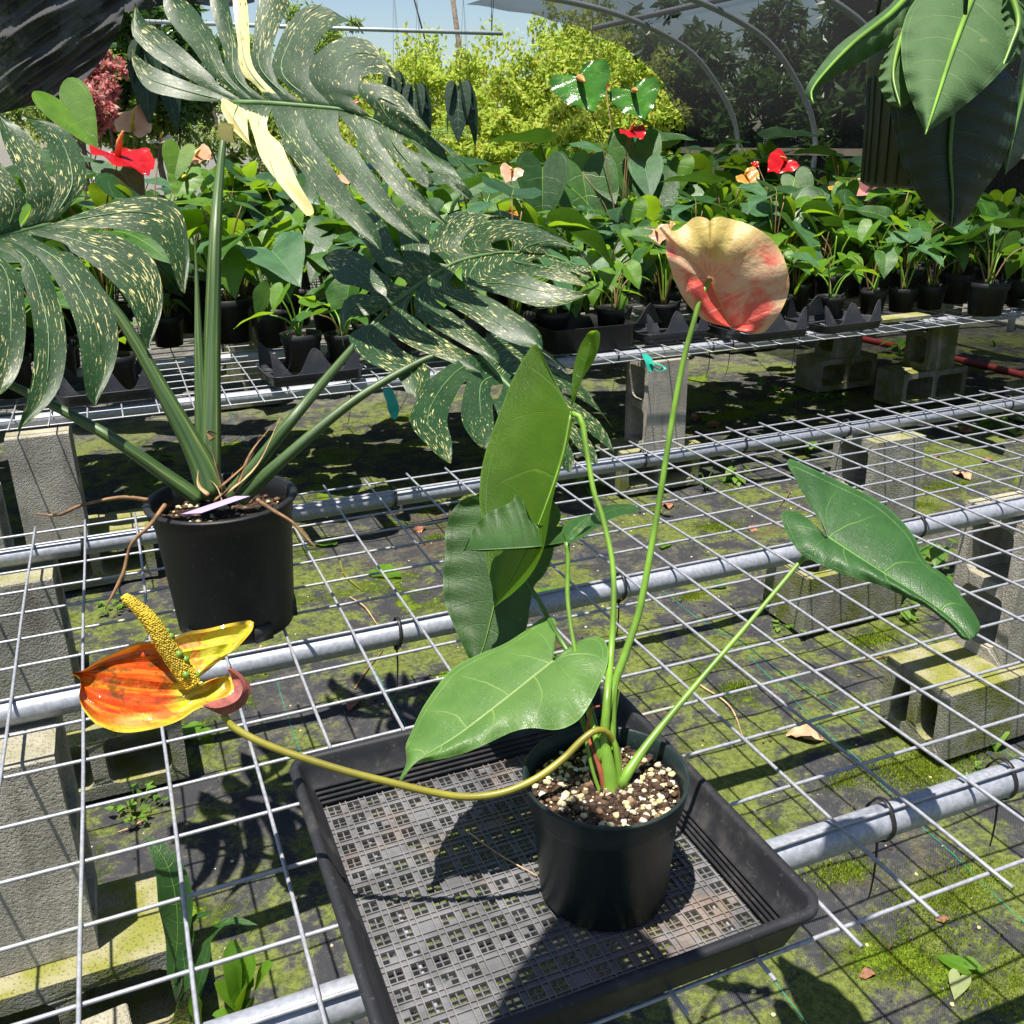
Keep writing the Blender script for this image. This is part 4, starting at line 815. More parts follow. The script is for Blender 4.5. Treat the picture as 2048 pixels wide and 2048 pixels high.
# top leaf
midT = [(467, 206), (520, 206), (580, 210), (640, 215), (700, 222), (752, 243), (800, 265), (850, 297), (900, 330)]
upT = [(0, .02, z1((1100, 520), (950, 480), (820, 430), (735, 330), (725, 230)), .3, 0), (.02, .05, z1((1120, 430), (950, 310), (820, 215), (725, 130), (745, 10)), .35, .1),
       (.05, .1, z1((1230, 420), (1130, 230), (1000, 60), (900, -60)), .4, .1), (.1, .16, z1((1300, 420), (1280, 220), (1230, 0), (1190, -110)), .42, .12), (.16, .23, z1((1370, 380), (1330, 200), (1310, 0), (1300, -120)), .55, .62),
       (.23, .32, z1((1440, 380), (1450, 200), (1480, 0), (1490, -110)), .5, .1), (.32, .44, z1((1560, 410), (1600, 230), (1690, 80), (1850, 10), (1990, 160)), .45, .05),
       (.44, .62, z2((-20, 480), (10, 340), (120, 290), (250, 330), (342, 455)), .5, .25), (.62, .82, z2((210, 545), (330, 590), (430, 660), (480, 700)), .5, 0), (.82, 1, z2((480, 740), (600, 840), (680, 910), (745, 955)), .6, 0)]
loT = [(.0, .05, z1((1290, 640), (1300, 680), (1290, 720)), .6, .75), (.05, .17, z1((1430, 700), (1480, 850), (1540, 1020), (1690, 1190)), .25, .95), (.17, .3, z1((1560, 700), (1700, 880), (1850, 1060), (1990, 1220), (2105, 1385)), .4, .1),
       (.3, .45, z2((-50, 740), (90, 940), (250, 1150), (400, 1290), (448, 1345)), .4, .15), (.45, .6, z2((130, 760), (260, 920), (420, 1100), (592, 1240)), .35, .3), (.6, .76, z2((300, 800), (400, 920), (490, 1020)), .45, .05),
       (.76, 1, z2((470, 820), (590, 960), (720, 1105)), .5, .05)]
add_monstera(midT, (upT, loT), [(467, 206, 16.4), (900, 330, 15.2), (467, 20, 17.2)], 'tallest speckled split leaf with cream patches', droop=-.25, arch=-.25)
def curl():
    V = []; n = 22
    for i in range(n):
        th = i/(n-1)*5.2; r = 24-.9*i/2
        for j in range(7):
            t = j/6; p = (455+t*30+ r*math.cos(th+1.9)*.9, 262+t*6+r*math.sin(th+1.9)*.9); V.append(W(p[0], p[1], 15.9-.25*math.sin(th)+.06*t*6))
    return {'v': np.array(V), 'f': [(i*7+j, i*7+j+1, (i+1)*7+j+1, (i+1)*7+j) for i in range(n-1) for j in range(6)], 'uv': np.array([(i*.05, j*.1) for i in range(n) for j in range(7)]), 'cream': np.ones(n*7)}
part('curled_lobe', curl(), MT['monst'], mon)['label'] = 'rolled cream lobe below the top leaf'
# left leaf
midL = [(101, 449), (60, 458), (20, 468), (-40, 485), (-120, 510), (-190, 540)]
upL = [(0, .06, z1((330, 1150), (400, 1000), (350, 800), (250, 690), (130, 640)), .75, .1), (.06, .2, z1((220, 1100), (150, 920), (80, 760), (-10, 620)), .45, .3), (.2, .4, z1((80, 1110), (-30, 980), (-130, 860)), .4, .1), (.4, .7, z1((-120, 1200), (-250, 1050), (-350, 900)), .4, .1), (.7, 1, z1((-300, 1350), (-450, 1250), (-600, 1200)), .4, .1)]
loL = [(0, .08, z1((480, 1200), (760, 1170), (930, 1230), (1000, 1400), (1020, 1620)), .2, .08), (.08, .2, z1((430, 1330), (640, 1420), (800, 1560), (860, 1740), (820, 1925)), .3, .08), (.2, .34, z1((300, 1420), (430, 1580), (530, 1800), (560, 2060), (525, 2240)), .35, .12),
       (.34, .48, z1((140, 1420), (230, 1650), (270, 1900), (230, 2180), (95, 2380)), .35, .15), (.48, .62, z1((20, 1480), (60, 1700), (50, 1950), (0, 2180)), .4, .1), (.62, 1, z1((-160, 1600), (-180, 1850), (-250, 2100)), .4, .1)]
add_monstera(midL, (upL, loL), [(101, 449, 14.9), (-190, 540, 13.4), (150, 750, 13.9)], 'speckled split leaf cut off by the left edge', droop=-.15, arch=-.35)
# right leaf
midR = z2((275, 1690), (400, 1600), (560, 1490), (700, 1430), (900, 1395), (1100, 1400), (1250, 1440), (1340, 1480))
upR = [(0, .06, z2((190, 1690), (80, 1690), (20, 1760), (15, 1900)), .5, .1), (.06, .14, z2((200, 1560), (60, 1470), (-100, 1420)), .4, .1), (.14, .24, z2((280, 1450), (180, 1270), (70, 1120)), .4, .1), (.24, .34, z2((420, 1420), (400, 1280), (400, 1090)), .4, .35), (.34, .48, z2((570, 1380), (590, 1260), (680, 1170), (790, 1160), (870, 1215)), .45, .2),
       (.48, .68, z2((740, 1350), (860, 1250), (1020, 1230), (1200, 1280), (1285, 1380)), .6, .12), (.68, .86, z2((1020, 1370), (1150, 1330), (1290, 1360), (1395, 1480)), .75, .1)]
loR = [(0, .08, z2((290, 1740), (200, 1790), (150, 1860), (230, 1960), (400, 2060), (420, 2200)), .5, .05), (.08, .17, z2((340, 1740), (420, 1840), (590, 1920), (720, 1980), (790, 2060)), .4, .1), (.17, .28, z2((440, 1660), (600, 1800), (760, 1920), (880, 2010)), .35, .12), (.28, .42, z2((560, 1590), (760, 1700), (950, 1840), (1120, 1930)), .3, .15),
       (.42, .6, z2((720, 1540), (950, 1570), (1180, 1620), (1385, 1615)), .35, .05), (.6, .82, z2((960, 1440), (1150, 1480), (1290, 1540), (1370, 1585)), .6, .1), (.82, 1, z2((1280, 1470), (1340, 1500), (1398, 1530)), .7, .1)]
add_monstera(midR, (upR, loR), [(780, 612, 16.6), (1166, 536, 15.5), (800, 450, 17.9)], 'speckled split leaf spreading right in front of the far bench', droop=-.1, arch=-.2)
# lower hanging leaf
midQ = [(960, 715), (985, 740), (1020, 775), (1060, 815), (1100, 860)]
upQ = [(0, .1, [(990, 690), (1060, 690), (1130, 735)], .6, .3), (.1, .35, [(1040, 720), (1130, 755), (1195, 800), (1226, 855)], .5, .12), (.35, .6, [(1070, 770), (1150, 830), (1205, 870), (1230, 905)], .45, .1), (.6, .8, [(1100, 820), (1160, 875), (1195, 930)], .45, .1), (.8, 1, [(1110, 860), (1130, 910), (1139, 945)], .5, .1)]
loQ = [(0, .12, [(925, 735), (880, 780), (855, 840), (880, 890), (902, 928)], .3, .2), (.12, .35, [(962, 770), (962, 830), (970, 898)], .3, .3), (.35, .65, [(1010, 810), (1030, 870), (1050, 930)], .4, .1), (.65, 1, [(1070, 850), (1090, 900), (1110, 940)], .4, .1)]
add_monstera(midQ, (upQ, loQ), [(960, 715, 15.4), (1100, 860, 14.4), (1225, 850, 15.1)], 'lower speckled leaf hanging behind the back-lit leaf', droop=.1, arch=-.1)
dm = dep((MC[0], MC[1], MC[2]+MH*.9))
for pts, rad in (([(415, 1000, dm), (420, 900, dm), (424, 700, dm+.2), (432, 450, dm+.4), (446, 285, 16.5), (462, 210, 16.42)], [.2, .17, .15, .13, .1, .06]), ([(425, 990, dm-.2), (400, 920, dm-.25), (330, 790, dm-.4), (250, 650, dm-.5), (180, 560, 14.6), (110, 455, 14.9)], [.24, .17, .13, .11, .09, .05]),
                 ([(455, 1000, dm-.1), (520, 920, dm-.1), (600, 820, dm), (710, 690, 16.2), (780, 612, 16.62)], [.13, .11, .1, .085, .05]), ([(480, 1000, dm-.3), (560, 925, dm-.4), (690, 815, 14.9), (800, 745, 15.2), (880, 710, 15.35), (960, 715, 15.42)], [.12, .1, .09, .08, .07, .04]),
                 ([(400, 1000, dm-.3), (330, 950, dm-.5), (230, 880, dm-.8), (120, 818, 14.3), (0, 760, 14.1), (-60, 735, 14.0)], [.13, .11, .1, .09, .08, .07]), ([(412, 960, dm+.1), (405, 860, dm+.05), (398, 700, dm+.1), (392, 520, dm+.2), (388, 470, dm+.2)], [.16, .12, .09, .05, .012])):
    part('petiole', pxtube(pts, np.array(rad)*np.linspace(1., .72, len(rad)), 12, 50), MT['petiole'], mon)
rng = np.random.default_rng(21)
for (a, b_) in (((445, 985), (415, 870)), ((440, 975), (520, 870)), ((470, 985), (545, 850)), ((430, 1000), (465, 945)), ((425, 880), (440, 870)), ((450, 990), (560, 835)), ((418, 990), (398, 930)), ((445, 1005), (420, 960))):
    A = np.array([*a, dm-.45]); Bq = np.array([*b_, dm-.4]); mid = (A+Bq)/2+np.array([rng.normal()*10, rng.normal()*8, -.05])
    part('dry_husk', tube([W(*p) for p in smooth_path([A, mid, Bq], 12)], np.linspace(.07, .005, 12), 6, flat=.25), MT['straw' if rng.random() < .6 else 'root'], mon)
for pts in (([(296, 1000, 14.6), (240, 995, 14.4), (165, 1010, 14.2), (115, 1030, 14.1), (70, 1027, 14.0)]), ([(330, 1010, 14.0), (300, 1050, 13.6), (262, 1090, 13.6), (245, 1150, 13.6), (210, 1218, 13.5)]), ([(515, 1000, 14.1), (545, 1020, 13.9), (585, 1045, 13.9), (612, 1075, 13.9), (632, 1095, 13.9)])):
    part('aerial_root', pxtube(pts, [.035, .03, .022, .03, .008], 6), MT['root'], mon)
tg = [W(362, 1028, 14.0), W(402, 1026, 13.95), W(500, 992, 14.2), W(470, 992, 14.3)]
part('plant_tag', {'v': np.array(tg+[p+np.array([0, .01, -.015]) for p in tg]), 'f': [(0, 1, 2, 3), (7, 6, 5, 4), (0, 4, 5, 1), (1, 5, 6, 2), (2, 6, 7, 3), (3, 7, 4, 0)]}, MT['tag'], mon, False)['label'] = 'blank lilac plastic plant tag'
# ================================================================== HANGING PLANT, upper right
z3 = lambda *L: [(1348+a*s6, b*s6) for a, b in L]
hp = thing('hanging_plant', 'large-leaved dark hanging plant in a ribbed green pot at the upper right', 'hanging plant', W(1822, 372, 6.98))
dH = 9.0
HS = .72; pc = W(1822, 372, 9.7*HS); pz = pc[2]
part('pot', lathe([(0, .01), (.3, 0), (.34, .02), (.37, .72), (.4, .78), (.4, 1.0), (.37, 1.02), (.35, .95), (0, .9)], (pc[0], pc[1], pz), 28), MT['cane'], hp)
for k in range(26):
    a = k/26*6.283; part('rib', tube([(pc[0]+.345*math.cos(a), pc[1]+.345*math.sin(a), pz+.03), (pc[0]+.372*math.cos(a), pc[1]+.372*math.sin(a), pz+.74)], .01, 5), MT['cane'], hp)
for a in (.3, 2.4, 4.5): part('hanger_wire', tube([(pc[0]+.38*math.cos(a), pc[1]+.38*math.sin(a), pz+.98), (pc[0], pc[1], pz+4.6)], .012, 5), MT['tie'], hp)
def hleaf(mid, L, Rr, pp, mat, lab, **kw):
    pp = [(a, b, c*HS) for a, b, c in pp]
    o = part('leaf', hero_leaf(mid, L, Rr, pp, ns=12, nt=60, **kw), MT[mat], hp); part('midrib', midrib_geo(mid, pp, .022, .015, tipd=kw.get('tipd', 0)), MT['stem' if mat == 'philo' else 'stemdark'], o); o['label'] = lab
hleaf(z3((1650, -20), (1610, 80), (1530, 300), (1450, 550), (1388, 742)), z3((1560, -120), (1400, -60), (1310, 30), (1262, 150), (1255, 300), (1282, 470), (1330, 600), (1370, 690), (1388, 742)), z3((1720, -120), (1840, -60), (1900, 60), (1912, 190), (1880, 300), (1800, 400), (1700, 500), (1580, 600), (1490, 665), (1420, 715), (1388, 742)),
      [(1900, 20, 8.75), (1852, 268, 7.75), (1990, 40, 8.75)], 'philo', 'broad pale green leaf in front, pointing down', fold=.16, bulge=-.08, ripple=.02, nv=9)
hleaf(z3((1560, 420), (1540, 620), (1525, 850), (1540, 1100), (1530, 1262)), z3((1420, 330), (1280, 380), (1190, 520), (1220, 750), (1270, 930), (1350, 1080), (1440, 1190), (1500, 1235), (1530, 1262)), z3((1680, 330), (1800, 370), (1890, 460), (1902, 560), (1870, 750), (1800, 930), (1700, 1070), (1640, 1180), (1570, 1240), (1530, 1262)),
      [(1910, 150, 8.75), (1900, 455, 9.15), (2030, 230, 8.9)], 'philoshaded', 'large leaf hanging lowest, its shade put into the near-black colour', fold=.08, bulge=-.06, ripple=.012, nv=9)
hleaf(z3((1300, -30), (1180, 90), (1000, 230), (850, 380), (760, 500), (770, 572)), z3((1240, -30), (1180, 40), (1050, 140), (900, 255), (800, 375), (740, 465), (725, 525), (770, 572)), z3((1330, 40), (1290, 130), (1250, 210), (1130, 285), (1000, 362), (860, 440), (800, 500), (785, 540), (770, 572)),
      [(1800, 10, 8.95), (1620, 200, 8.3), (1820, 100, 8.6)], 'philo', 'narrow leaf arching out to the left with a curled tip', fold=.22, bulge=-.04, ripple=.03, nv=8, lobe=.2)
hleaf(z3((1300, 100), (1240, 250), (1210, 420), (1250, 590)), z3((1270, 120), (1190, 250), (1132, 390), (1145, 500), (1190, 570), (1250, 600)), z3((1340, 150), (1330, 300), (1320, 450), (1300, 560), (1250, 600)), [(1820, 40, 8.95), (1800, 210, 8.5), (1770, 150, 8.6)], 'philo', 'leaf tucked behind the front leaf at left', fold=.1, ripple=.04, nv=9, lobe=.2)
hleaf(z3((1860, -40), (1900, 120), (1860, 250), (1800, 400)), z3((1820, -40), (1800, 100), (1780, 300), (1800, 400)), z3((1900, -40), (1960, 100), (1930, 260), (1860, 350), (1800, 400)), [(2020, 0, 8.75), (2000, 145, 8.6), (2050, 60, 8.7)], 'philo', 'leaf at the right edge behind the front leaf', fold=.1, ripple=.03, nv=8, lobe=.2)
hleaf(z3((1960, 300), (1930, 500), (1870, 760), (1830, 960)), z3((1920, 320), (1870, 560), (1820, 800), (1830, 960)), z3((2040, 320), (2020, 560), (1930, 850), (1830, 960)), [(2055, 110, 9.3), (2012, 345, 9.3), (2080, 200, 9.4)], 'philoshaded', 'narrow dark leaf at the right edge', fold=.1, nv=8, lobe=.2)
# ================================================================== GENERIC ANTHURIUM PIECES
OUT_R = np.array([(0, 0), (.05, -.1), (.16, -.19), (.3, -.2), (.41, -.08), (.45, .1), (.42, .32), (.32, .55), (.18, .78), (.07, .93), (0, 1.03)])
def heart(P, tip, nrm, L, wd=1., droop=.25, fold=.15, ns=4, nt=14, curl=0., narrow=0):
    P = np.array(P, float); t = np.array(tip, float); t /= np.linalg.norm(t); n = np.array(nrm, float); n -= t*(n@t); n /= np.linalg.norm(n)+1e-9; s = np.cross(t, n)
    B = smooth_path(OUT_R, nt+1); gs = []
    for side in (-1, 1):
        V = []; UV = []
        for i in range(nt+1):
            bx, by = B[i]; g = max(0, by*1.1-.1)
            for j in range(ns+1):
                k = j/ns; x = bx*k*wd; y = g+(by-g)*k
                z = -droop*max(0, y)**2+fold*abs(x)*(1-.3*y)+curl*math.sin(i*1.3+side)*k*k
                V.append(P+L*(t*y+s*side*x+n*z)); UV.append((k, i/nt))
        w = ns+1; f = [(i*w+j, i*w+j+1, (i+1)*w+j+1, (i+1)*w+j) for i in range(nt) for j in range(ns)]
        gs.append({'v': np.array(V), 'f': f if side > 0 else [q[::-1] for q in f], 'uv': np.array(UV)})
    return join(*gs)
SH = np.array([.17, .11, -1.])
def stalk(a, b, r, bow=.2, k=8, n=5):
    a = np.array(a, float); b = np.array(b, float); mid = (a*.45+b*.55)+np.array([0, 0, bow*np.linalg.norm(b-a)])-(b-a)*np.array([.12, .12, 0])
    return tube(smooth_path([a, mid, b], k), np.linspace(r*1.3, r*.8, k), n)
def bloom(P, tip, nrm, L, spd):
    """spathe geometry and its spadix"""
    g = heart(P, tip, nrm, L, 1.25, -.1, .22, 6, 18, .05); n = np.array(nrm, float); n /= np.linalg.norm(n); t = np.array(tip, float); t /= np.linalg.norm(t)
    s = tube([np.array(P)+n*L*.02, np.array(P)+n*L*.3+t*L*.15, np.array(P)+n*L*.55+t*L*.34], [L*.06, L*.06, L*.02], 6)
    return g, s
def pot_geo(c, r, h, n=22):
    return lathe([(0, .02), (r*.72, .02), (r*.76, 0), (r*.9, h*.76), (r*.95, h*.78), (r, h), (r*.95, h+.01), (r*.9, h*.9), (r*.86, h*.8)], c, n)
GREENS = ['g0', 'g1', 'g2', 'g3']
def plant_parts(seed, nleaf, H, spread, Lr, pr=.7, ph=1.25, palette=(0, 1, 3), tall=False):
    """geometry of a potted anthurium standing at (0,0,0): list of (name, geo, mat key)"""
    rng = np.random.default_rng(seed); c = np.zeros(3); out = [('pot', pot_geo(c, pr, ph), 'black'), ('potting_mix', lathe([(0, .02), (pr*.9, 0)], (0, 0, ph*.85), 16), 'soil')]
    for i in range(nleaf):
        a = i*2.399+rng.normal()*.35; hh = H*(.45+.6*rng.random()); rr = spread*(.35+.75*rng.random())*(1.15-.5*hh/H)
        P = np.array([rr*math.cos(a), rr*math.sin(a), ph+hh]); o = np.array([math.cos(a), math.sin(a), 0])
        tilt = rng.uniform(-.9, .25); tip = o*math.cos(tilt)+np.array([0, 0, math.sin(tilt)])+rng.normal(size=3)*.15; nr = np.array([0, 0, 1.])*math.cos(tilt)-o*math.sin(tilt)+rng.normal(size=3)*.2
        L = Lr*(.6+.7*rng.random()); out.append(('stem', stalk((rng.normal()*.08, rng.normal()*.08, ph*.85), P, .032, .12), 'stem' if rng.random() < .6 else 'stembrown'))
        out.append(('leaf', heart(P, tip, nr, L, rng.uniform(.85, 1.1), rng.uniform(.1, .4), rng.uniform(.05, .4), curl=.02), GREENS[palette[rng.integers(0, len(palette))]]))
    return out
def merge_parts(pts):
    keys = []; gs = []
    for n_, g, mk in pts:
        if mk not in keys: keys.append(mk)
        g = dict(g); g['mi'] = np.full(len(g['f']), keys.index(mk)); gs.append(g)
    g = join(*gs); g['v'] = np.asarray(g['v'])*U; return g, [MT[k] for k in keys]
# prototypes: merged (far) and split (near)
SPECS = [(1, 9, 2.6, 1.6, 1.5, (0, 2, 3)), (2, 7, 2.0, 1.4, 1.3, (2, 0, 3)), (3, 11, 3.2, 1.9, 1.7, (1, 0, 2)), (4, 8, 2.4, 1.7, 1.6, (3, 0, 1)), (5, 6, 1.6, 1.2, 1.0, (2, 2, 0)), (6, 10, 3.6, 1.8, 2.0, (1, 3, 0, 2)), (7, 8, 2.2, 1.5, 1.3, (0, 3, 2))]
FARM = []
for i, (sd, nl, H, spr, Lr, pal) in enumerate(SPECS):
    g, ms = merge_parts(plant_parts(sd, nl, H, spr, Lr, palette=pal)); FARM.append(mesh('anthurium_mesh', g, ms))
def far_plant(x, y, kind, rot, sc, label, group, z=0.):
    o = bpy.data.objects.new('potted_anthurium', FARM[kind]); COL.objects.link(o); o.location = m((x, y, z+.028)); o.rotation_euler = (0, 0, rot); o.scale = (sc,)*3
    ORG[o.name] = np.array(o.location); return tag(o, label, 'potted plant', group)
def near_plant(x, y, seed, nleaf, H, spr, Lr, label, pal=(0, 1, 3), pr=.7, ph=1.25, z=0., group='potted anthuriums along the front of the far bench'):
    t = thing('potted_anthurium', label, 'potted plant', (x, y, z+.028), group)
    for n_, g, mk in plant_parts(seed, nleaf, H, spr, Lr, pr, ph, pal):
        g = dict(g); g['v'] = np.asarray(g['v'])+np.array([x, y, z+.028]); part(n_, g, MT[mk], t)
    return t
# ---------------------------------------------------------------- front row of the far bench
FR = [ # px,py of the pot's foot, seed, leaves, height, spread, leaf size, palette, pot radius, pot height, label
 (1655, 638, 101, 5, 1.5, 1.2, 1.0, (2, 0), .62, .95, 'small anthurium with fresh green leaves in the arched carry tray right of the peach bloom'),
 (1742, 626, 102, 5, 1.6, 1.4, 1.25, (2, 0), .6, 1.0, 'anthurium with one bright arrow-shaped leaf, second pot from the arched carry tray'),
 (1800, 622, 103, 7, 2.0, 1.5, 1.3, (0, 3), .62, 1.0, 'anthurium with reddish bare roots standing on the pale mossy tray'),
 (1858, 616, 104, 8, 2.3, 1.6, 1.3, (0, 1), .64, 1.0, 'anthurium just left of the larger round pot at right'),
 (1968, 628, 106, 9, 2.4, 1.8, 1.5, (0, 1, 3), .86, 1.35, 'anthurium in the larger round black pot near the right edge'),
 (2040, 612, 107, 7, 2.4, 1.7, 1.4, (0, 2), .7, 1.1, 'anthurium cut off by the right edge of the picture'),
 (1905, 604, 105, 8, 3.0, 1.8, 1.4, (1, 0, 3), .8, 1.3, 'anthurium behind the gap between the right-hand pots'),
 (1325, 655, 108, 6, 2.0, 1.3, 1.2, (2, 0), .62, 1.0, 'anthurium in the arched carry tray left of the peach bloom'),
 (1560, 640, 109, 6, 1.9, 1.4, 1.2, (0, 3), .62, 1.0, 'anthurium directly behind the peach bloom'),
 (1475, 645, 110, 6, 1.7, 1.2, 1.1, (3, 0), .62, 1.0, 'anthurium behind the left edge of the peach bloom'),
 (1120, 670, 111, 9, 1.6, 1.6, 1.0, (2, 0, 2), .62, .8, 'leafy bright seedling anthurium in the rectangular tray'),
 (1200, 664, 112, 8, 1.5, 1.5, 1.0, (2, 2, 0), .62, .8, 'second bright seedling anthurium in the rectangular tray, by its right end'),
 (608, 738, 113, 5, 1.5, 1.4, 1.2, (2, 3), .72, 1.25, 'anthurium with a glossy lime leaf in the tray under the monstera leaf'),
 (690, 728, 114, 5, 1.4, 1.2, 1.1, (0, 1), .66, 1.1, 'anthurium right of the lime-leaved one, behind the monstera stalks'),
 (545, 690, 115, 8, 3.2, 1.7, 1.9, (3, 3, 0), .7, 1.25, 'anthurium with large grey-green heart leaves right of the monstera stem'),
 (238, 782, 116, 4, .9, .7, .6, (2, 0), .68, 1.15, 'pot with a small cut-back anthurium between the monstera fingers'),
 (340, 690, 117, 4, .8, .6, .6, (0, 1), .66, 1.15, 'pot with a nearly leafless anthurium left of the monstera stem'),
 (120, 760, 118, 8, 3.0, 1.6, 1.5, (0, 1), .7, 1.25, 'anthurium behind the left monstera leaf'),
 (395, 660, 119, 7, 3.0, 1.5, 1.5, (1, 0), .95, 1.9, 'anthurium in a tall black pot right behind the monstera stem'),
 (490, 650, 120, 7, 2.6, 1.6, 1.4, (0, 3), .7, 1.25, 'anthurium on the bench between the stem and the grey-green one'),
 (30, 790, 121, 7, 2.6, 1.6, 1.4, (0, 2), .7, 1.25, 'anthurium at the left edge behind the monstera')]
used = []
for px, py, sd, nl, H, spr, Lr, pal, pr_, ph_, lab in FR:
    p = onz(px, py, .03); 
    if p[1] < 14.3: p[1] = 14.3
    used.append((p[0], p[1])); near_plant(p[0], p[1], sd, nl, H, spr, Lr, lab, pal, pr_, ph_)
# ---------------------------------------------------------------- arched carry trays
def carry_tray(c, rz, label, w=2.9, d=2.4, mat='traytall'):
    t = thing('carry_tray', label, 'tray', c, 'black carry trays on the far bench'); cx, cy, cz = c
    def put(g):
        v = np.asarray(g['v'])-np.array(c); ca, sa = math.cos(rz), math.sin(rz); g = dict(g); g['v'] = np.stack([v[:, 0]*ca-v[:, 1]*sa, v[:, 0]*sa+v[:, 1]*ca, v[:, 2]], 1)+np.array(c); return g
    part('base', put(loft([(-.3, cz+.03), (0, cz+.03), (.02, cz+.05), (.06, cz+.36), (.12, cz+.38), (.13, cz+.36), (.1, cz+.33), (.0, cz+.06), (-.3, cz+.05)], cx-w/2, cx+w/2, cy-d/2, cy+d/2, .3)), MT[mat], t)
    for sy in (0, 1):
        V = []; xs = np.linspace(-1, 1, 41)
        for x in xs:
            h = .34+.78*abs(math.cos(math.pi*x))**2.2
            for (oy, z) in ((0, .3), (.0, h), (.05, h), (.05, .3)): V.append((cx+x*w*.49, cy+(-d/2+.03+oy+.2*(z-.3) if sy == 0 else d/2-.03-oy-.2*(z-.3)), cz+z))
        f = [(i*4+j, i*4+(j+1) % 4, (i+1)*4+(j+1) % 4, (i+1)*4+j) for i in range(40) for j in range(4)]
        part('arched_side', put({'v': np.array(V), 'f': f}), MT[mat], t, False)
    return t
for px, py, rz, lab, w, mt in ((1667, 655, .05, 'arched black carry tray right of the peach bloom', 2.9, 'traytall'), (1515, 670, .02, 'black carry tray just below the peach bloom', 2.9, 'traytall'), (1325, 672, 0, 'arched black carry tray left of the peach bloom', 2.7, 'traytall'), (620, 752, .05, 'black carry tray under the lime-leaved anthurium', 2.9, 'traytall'), (215, 790, .02, 'black carry tray between the monstera fingers at left', 2.7, 'traytall'), (2046, 605, 0, 'arched black carry tray at the right edge', 2.6, 'traytall')):
    p = onz(px, py, .03); p[1] = max(p[1], 14.9); carry_tray((p[0], p[1], .03), rz, lab, w, 2.4, mt)
p = onz(1160, 690, .03); rt = thing('seedling_tray', 'rectangular black tray of seedlings behind the monstera leaf', 'tray', (p[0], max(p[1], 14.8), .03))
rx, ry = p[0], max(p[1], 14.9)
part('tray_wall', loft([(-.1, .04), (0, .04), (.05, .9), (.1, .92), (.1, .88), (.0, .86), (-.04, .2)], rx-1.6, rx+1.6, ry-1.2, ry+1.2, .12), MT['black'], rt)
part('tray_floor', box((rx, ry, .07), (3.1, 2.3, .05)), MT['soil'], rt, False)
single('wood_slat', box((onz(1800, 640, 0)[0], 15.0, .1), (2.5, .8, .14)), MT['concm'], 'pale mossy slab under the small pots right of the arched tray', 'slab', None, False)
# ---------------------------------------------------------------- tall anthurium with two glossy green blooms
def placed(t, items, flowers, soil_xy, zb=1.1):
    bx_, by_ = soil_xy
    for px, py, d, tx, ty, td, L, mk, fold in items:
        P = W(px, py, d); Q = W(tx, ty, d+td); tip = Q-P; nr = -ray(px, py)+np.array([0, 0, .8]); L = np.linalg.norm(tip) if L is None else L
        o = part('leaf', heart(P, tip, nr, L, .95, .15, fold, 6, 22), MT[mk], t); part('stem', stalk((bx_+random.gauss(0, .1), by_+random.gauss(0, .1), zb), P, .035, .04, 10), MT['stembrown' if random.random() < .6 else 'stem'], t)
    for px, py, d, tx, ty, td, mk, nx_, nz_ in flowers:
        P = W(px, py, d); Q = W(tx, ty, d+td); tip = Q-P; L = np.linalg.norm(tip); nr = -ray(px, py)*nx_+np.array([0, 0, nz_])
        g_, s_ = bloom(P, tip, nr, L, None); o = part('flower_spathe', g_, MT[mk], t); part('spadix', s_, MT['spadix_o' if mk in ('sp_green', 'sp_red') else 'spadix_y'], o)
        o.scale = (1, 1, 1); part('flower_stalk', stalk((bx_+random.gauss(0, .1), by_+random.gauss(0, .1), zb), P, .03, .03, 12), MT['stembrown'], t)
b0 = onz(1240, 560, .03)
ta = thing('potted_anthurium', 'tall anthurium with two glossy green blooms held high against the hedge', 'potted plant', (b0[0], b0[1], .03)); db = dep(b0)
part('pot', pot_geo((b0[0], b0[1], .03), .85, 1.4), MT['black'], ta); part('potting_mix', lathe([(0, .02), (.75, 0)], (b0[0], b0[1], 1.2), 16), MT['soil'], ta)
placed(ta, [(1085, 335, db-1, 1085, 450, -.6, None, 'g1', .5), (1165, 345, db, 1190, 490, -.6, None, 'g0', .3), (1270, 285, db, 1262, 400, -.6, None, 'g0', .3), (1140, 320, db+1, 1120, 415, 0, None, 'g2', .5), (1000, 390, db-1, 930, 425, -1, None, 'g0', .3), (1060, 370, db, 980, 400, -1, None, 'g0', .2), (1210, 370, db, 1230, 400, -1, None, 'g1', .3), (1310, 370, db-1, 1320, 460, -1, None, 'g1', .4), (1290, 330, db-1, 1300, 390, -1, None, 'g3', .4)],
       [(1158, 155, db-.5, 1190, 230, -1.2, 'sp_green', 1.2, .35), (1266, 183, db-.5, 1290, 245, -1., 'sp_green', 1., .5), (1212, 172, db+2, 1220, 172, 0, 'sp_red', 1, .4), (1262, 262, db-1, 1285, 282, -.8, 'sp_red', .4, 1.0)], (b0[0], b0[1]), 1.25)
